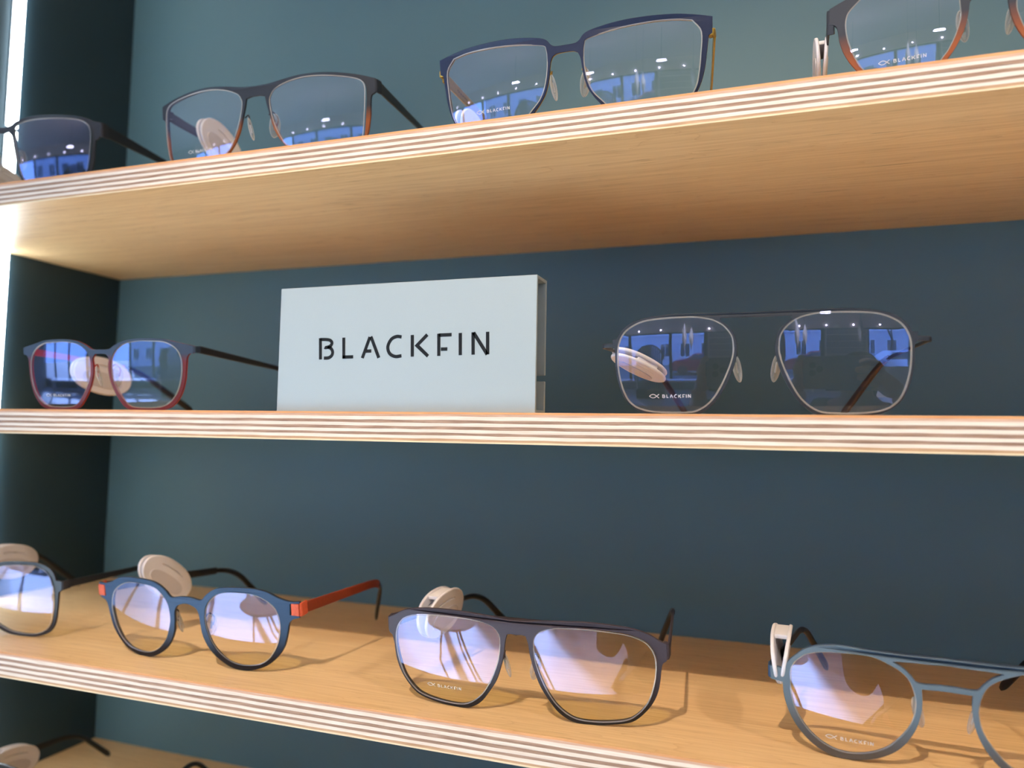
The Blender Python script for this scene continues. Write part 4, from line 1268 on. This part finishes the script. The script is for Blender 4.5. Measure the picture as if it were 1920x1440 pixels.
hn = [(P(0, 0.03, HT + 0.055) - PB, (0.088, 0.098)), (P(0, 0.075, HT + 0.0) - PB, (0.086, 0.07)), (P(0, 0.085, HT - 0.09) - PB, (0.085, 0.05)), (P(0, 0.07, HT - 0.17) - PB, (0.08, 0.04))]
skin_fig('hair', hn, [(0, 1), (1, 2), (2, 3)], M['hair'], pr_)
# bag strap across the chest
bm = bmesh.new()
sweep(bm, [P(0.13, 0.03, HT - 0.15) - PB, P(0.10, -0.075, HT - 0.24) - PB, P(0.0, -0.105, 1.12) - PB, P(-0.12, -0.10, 0.95) - PB, P(-0.19, 0.0, 0.80) - PB], 0.016, 0.003, up=(rt.x, rt.y, 0.5), sides=8, power=0.5)
bm_obj('bag_strap', bm, M['strap'], pr_)


def hand(sgn, wrist, name='hand'):
    """sgn -1: left hand at the lens end of the phone, +1: right hand at the far end"""
    q = lambda r, u, b: cam_pt(r, u, b) - PB
    W = wrist - PB
    x0 = -27 if sgn < 0 else 136
    S = 1 if sgn < 0 else -1     # direction from the phone's end inwards
    palm = q(x0 - S * 27, -38, 24)
    nodes_ = [(W, 0.024), (palm, (0.026, 0.018))]
    ed = [(0, 1)]

    def chain(base, pts_, r):
        i0 = len(nodes_)
        nodes_.append((q(*base), r * 1.15))
        ed.append((1, i0))
        prev = i0
        for p_, rr in zip(pts_, (r, r * 0.95, r * 0.85)):
            nodes_.append((q(*p_), rr))
            ed.append((prev, len(nodes_) - 1))
            prev = len(nodes_) - 1
    if sgn < 0:
        chain((x0 - 9, -18, 12), [(x0 - 7, 8, 3), (x0 + 2, 22, 0), (x0 + 12, 17, -3)], 0.0088)
        chain((x0 - 9, -26, 10), [(x0 - 11, -4, -3), (x0 - 2, 2, -7), (x0 + 6, -3, -4)], 0.0088)
        chain((x0 - 8, -35, 10), [(x0 - 12, -20, -4), (x0 - 4, -18, -8), (x0 + 5, -22, -4)], 0.0084)
        chain((x0 - 7, -44, 11), [(x0 - 10, -36, -2), (x0 - 3, -36, -6), (x0 + 5, -39, -3)], 0.0074)
        chain((x0 - 4, -50, 26), [(x0 + 8, -50, 27), (x0 + 22, -42, 22), (x0 + 30, -34, 20)], 0.0095)
    else:
        chain((x0 + 9, -16, 12), [(x0 + 4, 2, -4), (x0 - 16, 8, -7), (x0 - 34, 6, -3)], 0.0088)
        chain((x0 + 9, -25, 11), [(x0 + 6, -8, -6), (x0 - 18, -8, -9), (x0 - 42, -11, -3)], 0.0090)
        chain((x0 + 8, -34, 11), [(x0 + 6, -22, -6), (x0 - 17, -24, -9), (x0 - 38, -27, -3)], 0.0086)
        chain((x0 + 7, -43, 12), [(x0 + 4, -37, -5), (x0 - 14, -39, -7), (x0 - 29, -41, -3)], 0.0076)
        chain((x0 + 4, -50, 26), [(x0 - 8, -50, 27), (x0 - 22, -42, 22), (x0 - 31, -34, 20)], 0.0095)
    return skin_fig(name, nodes_, ed, M['skin'], pr_, root=0, sub=2)


hand(-1, wl)
hand(1, wr)
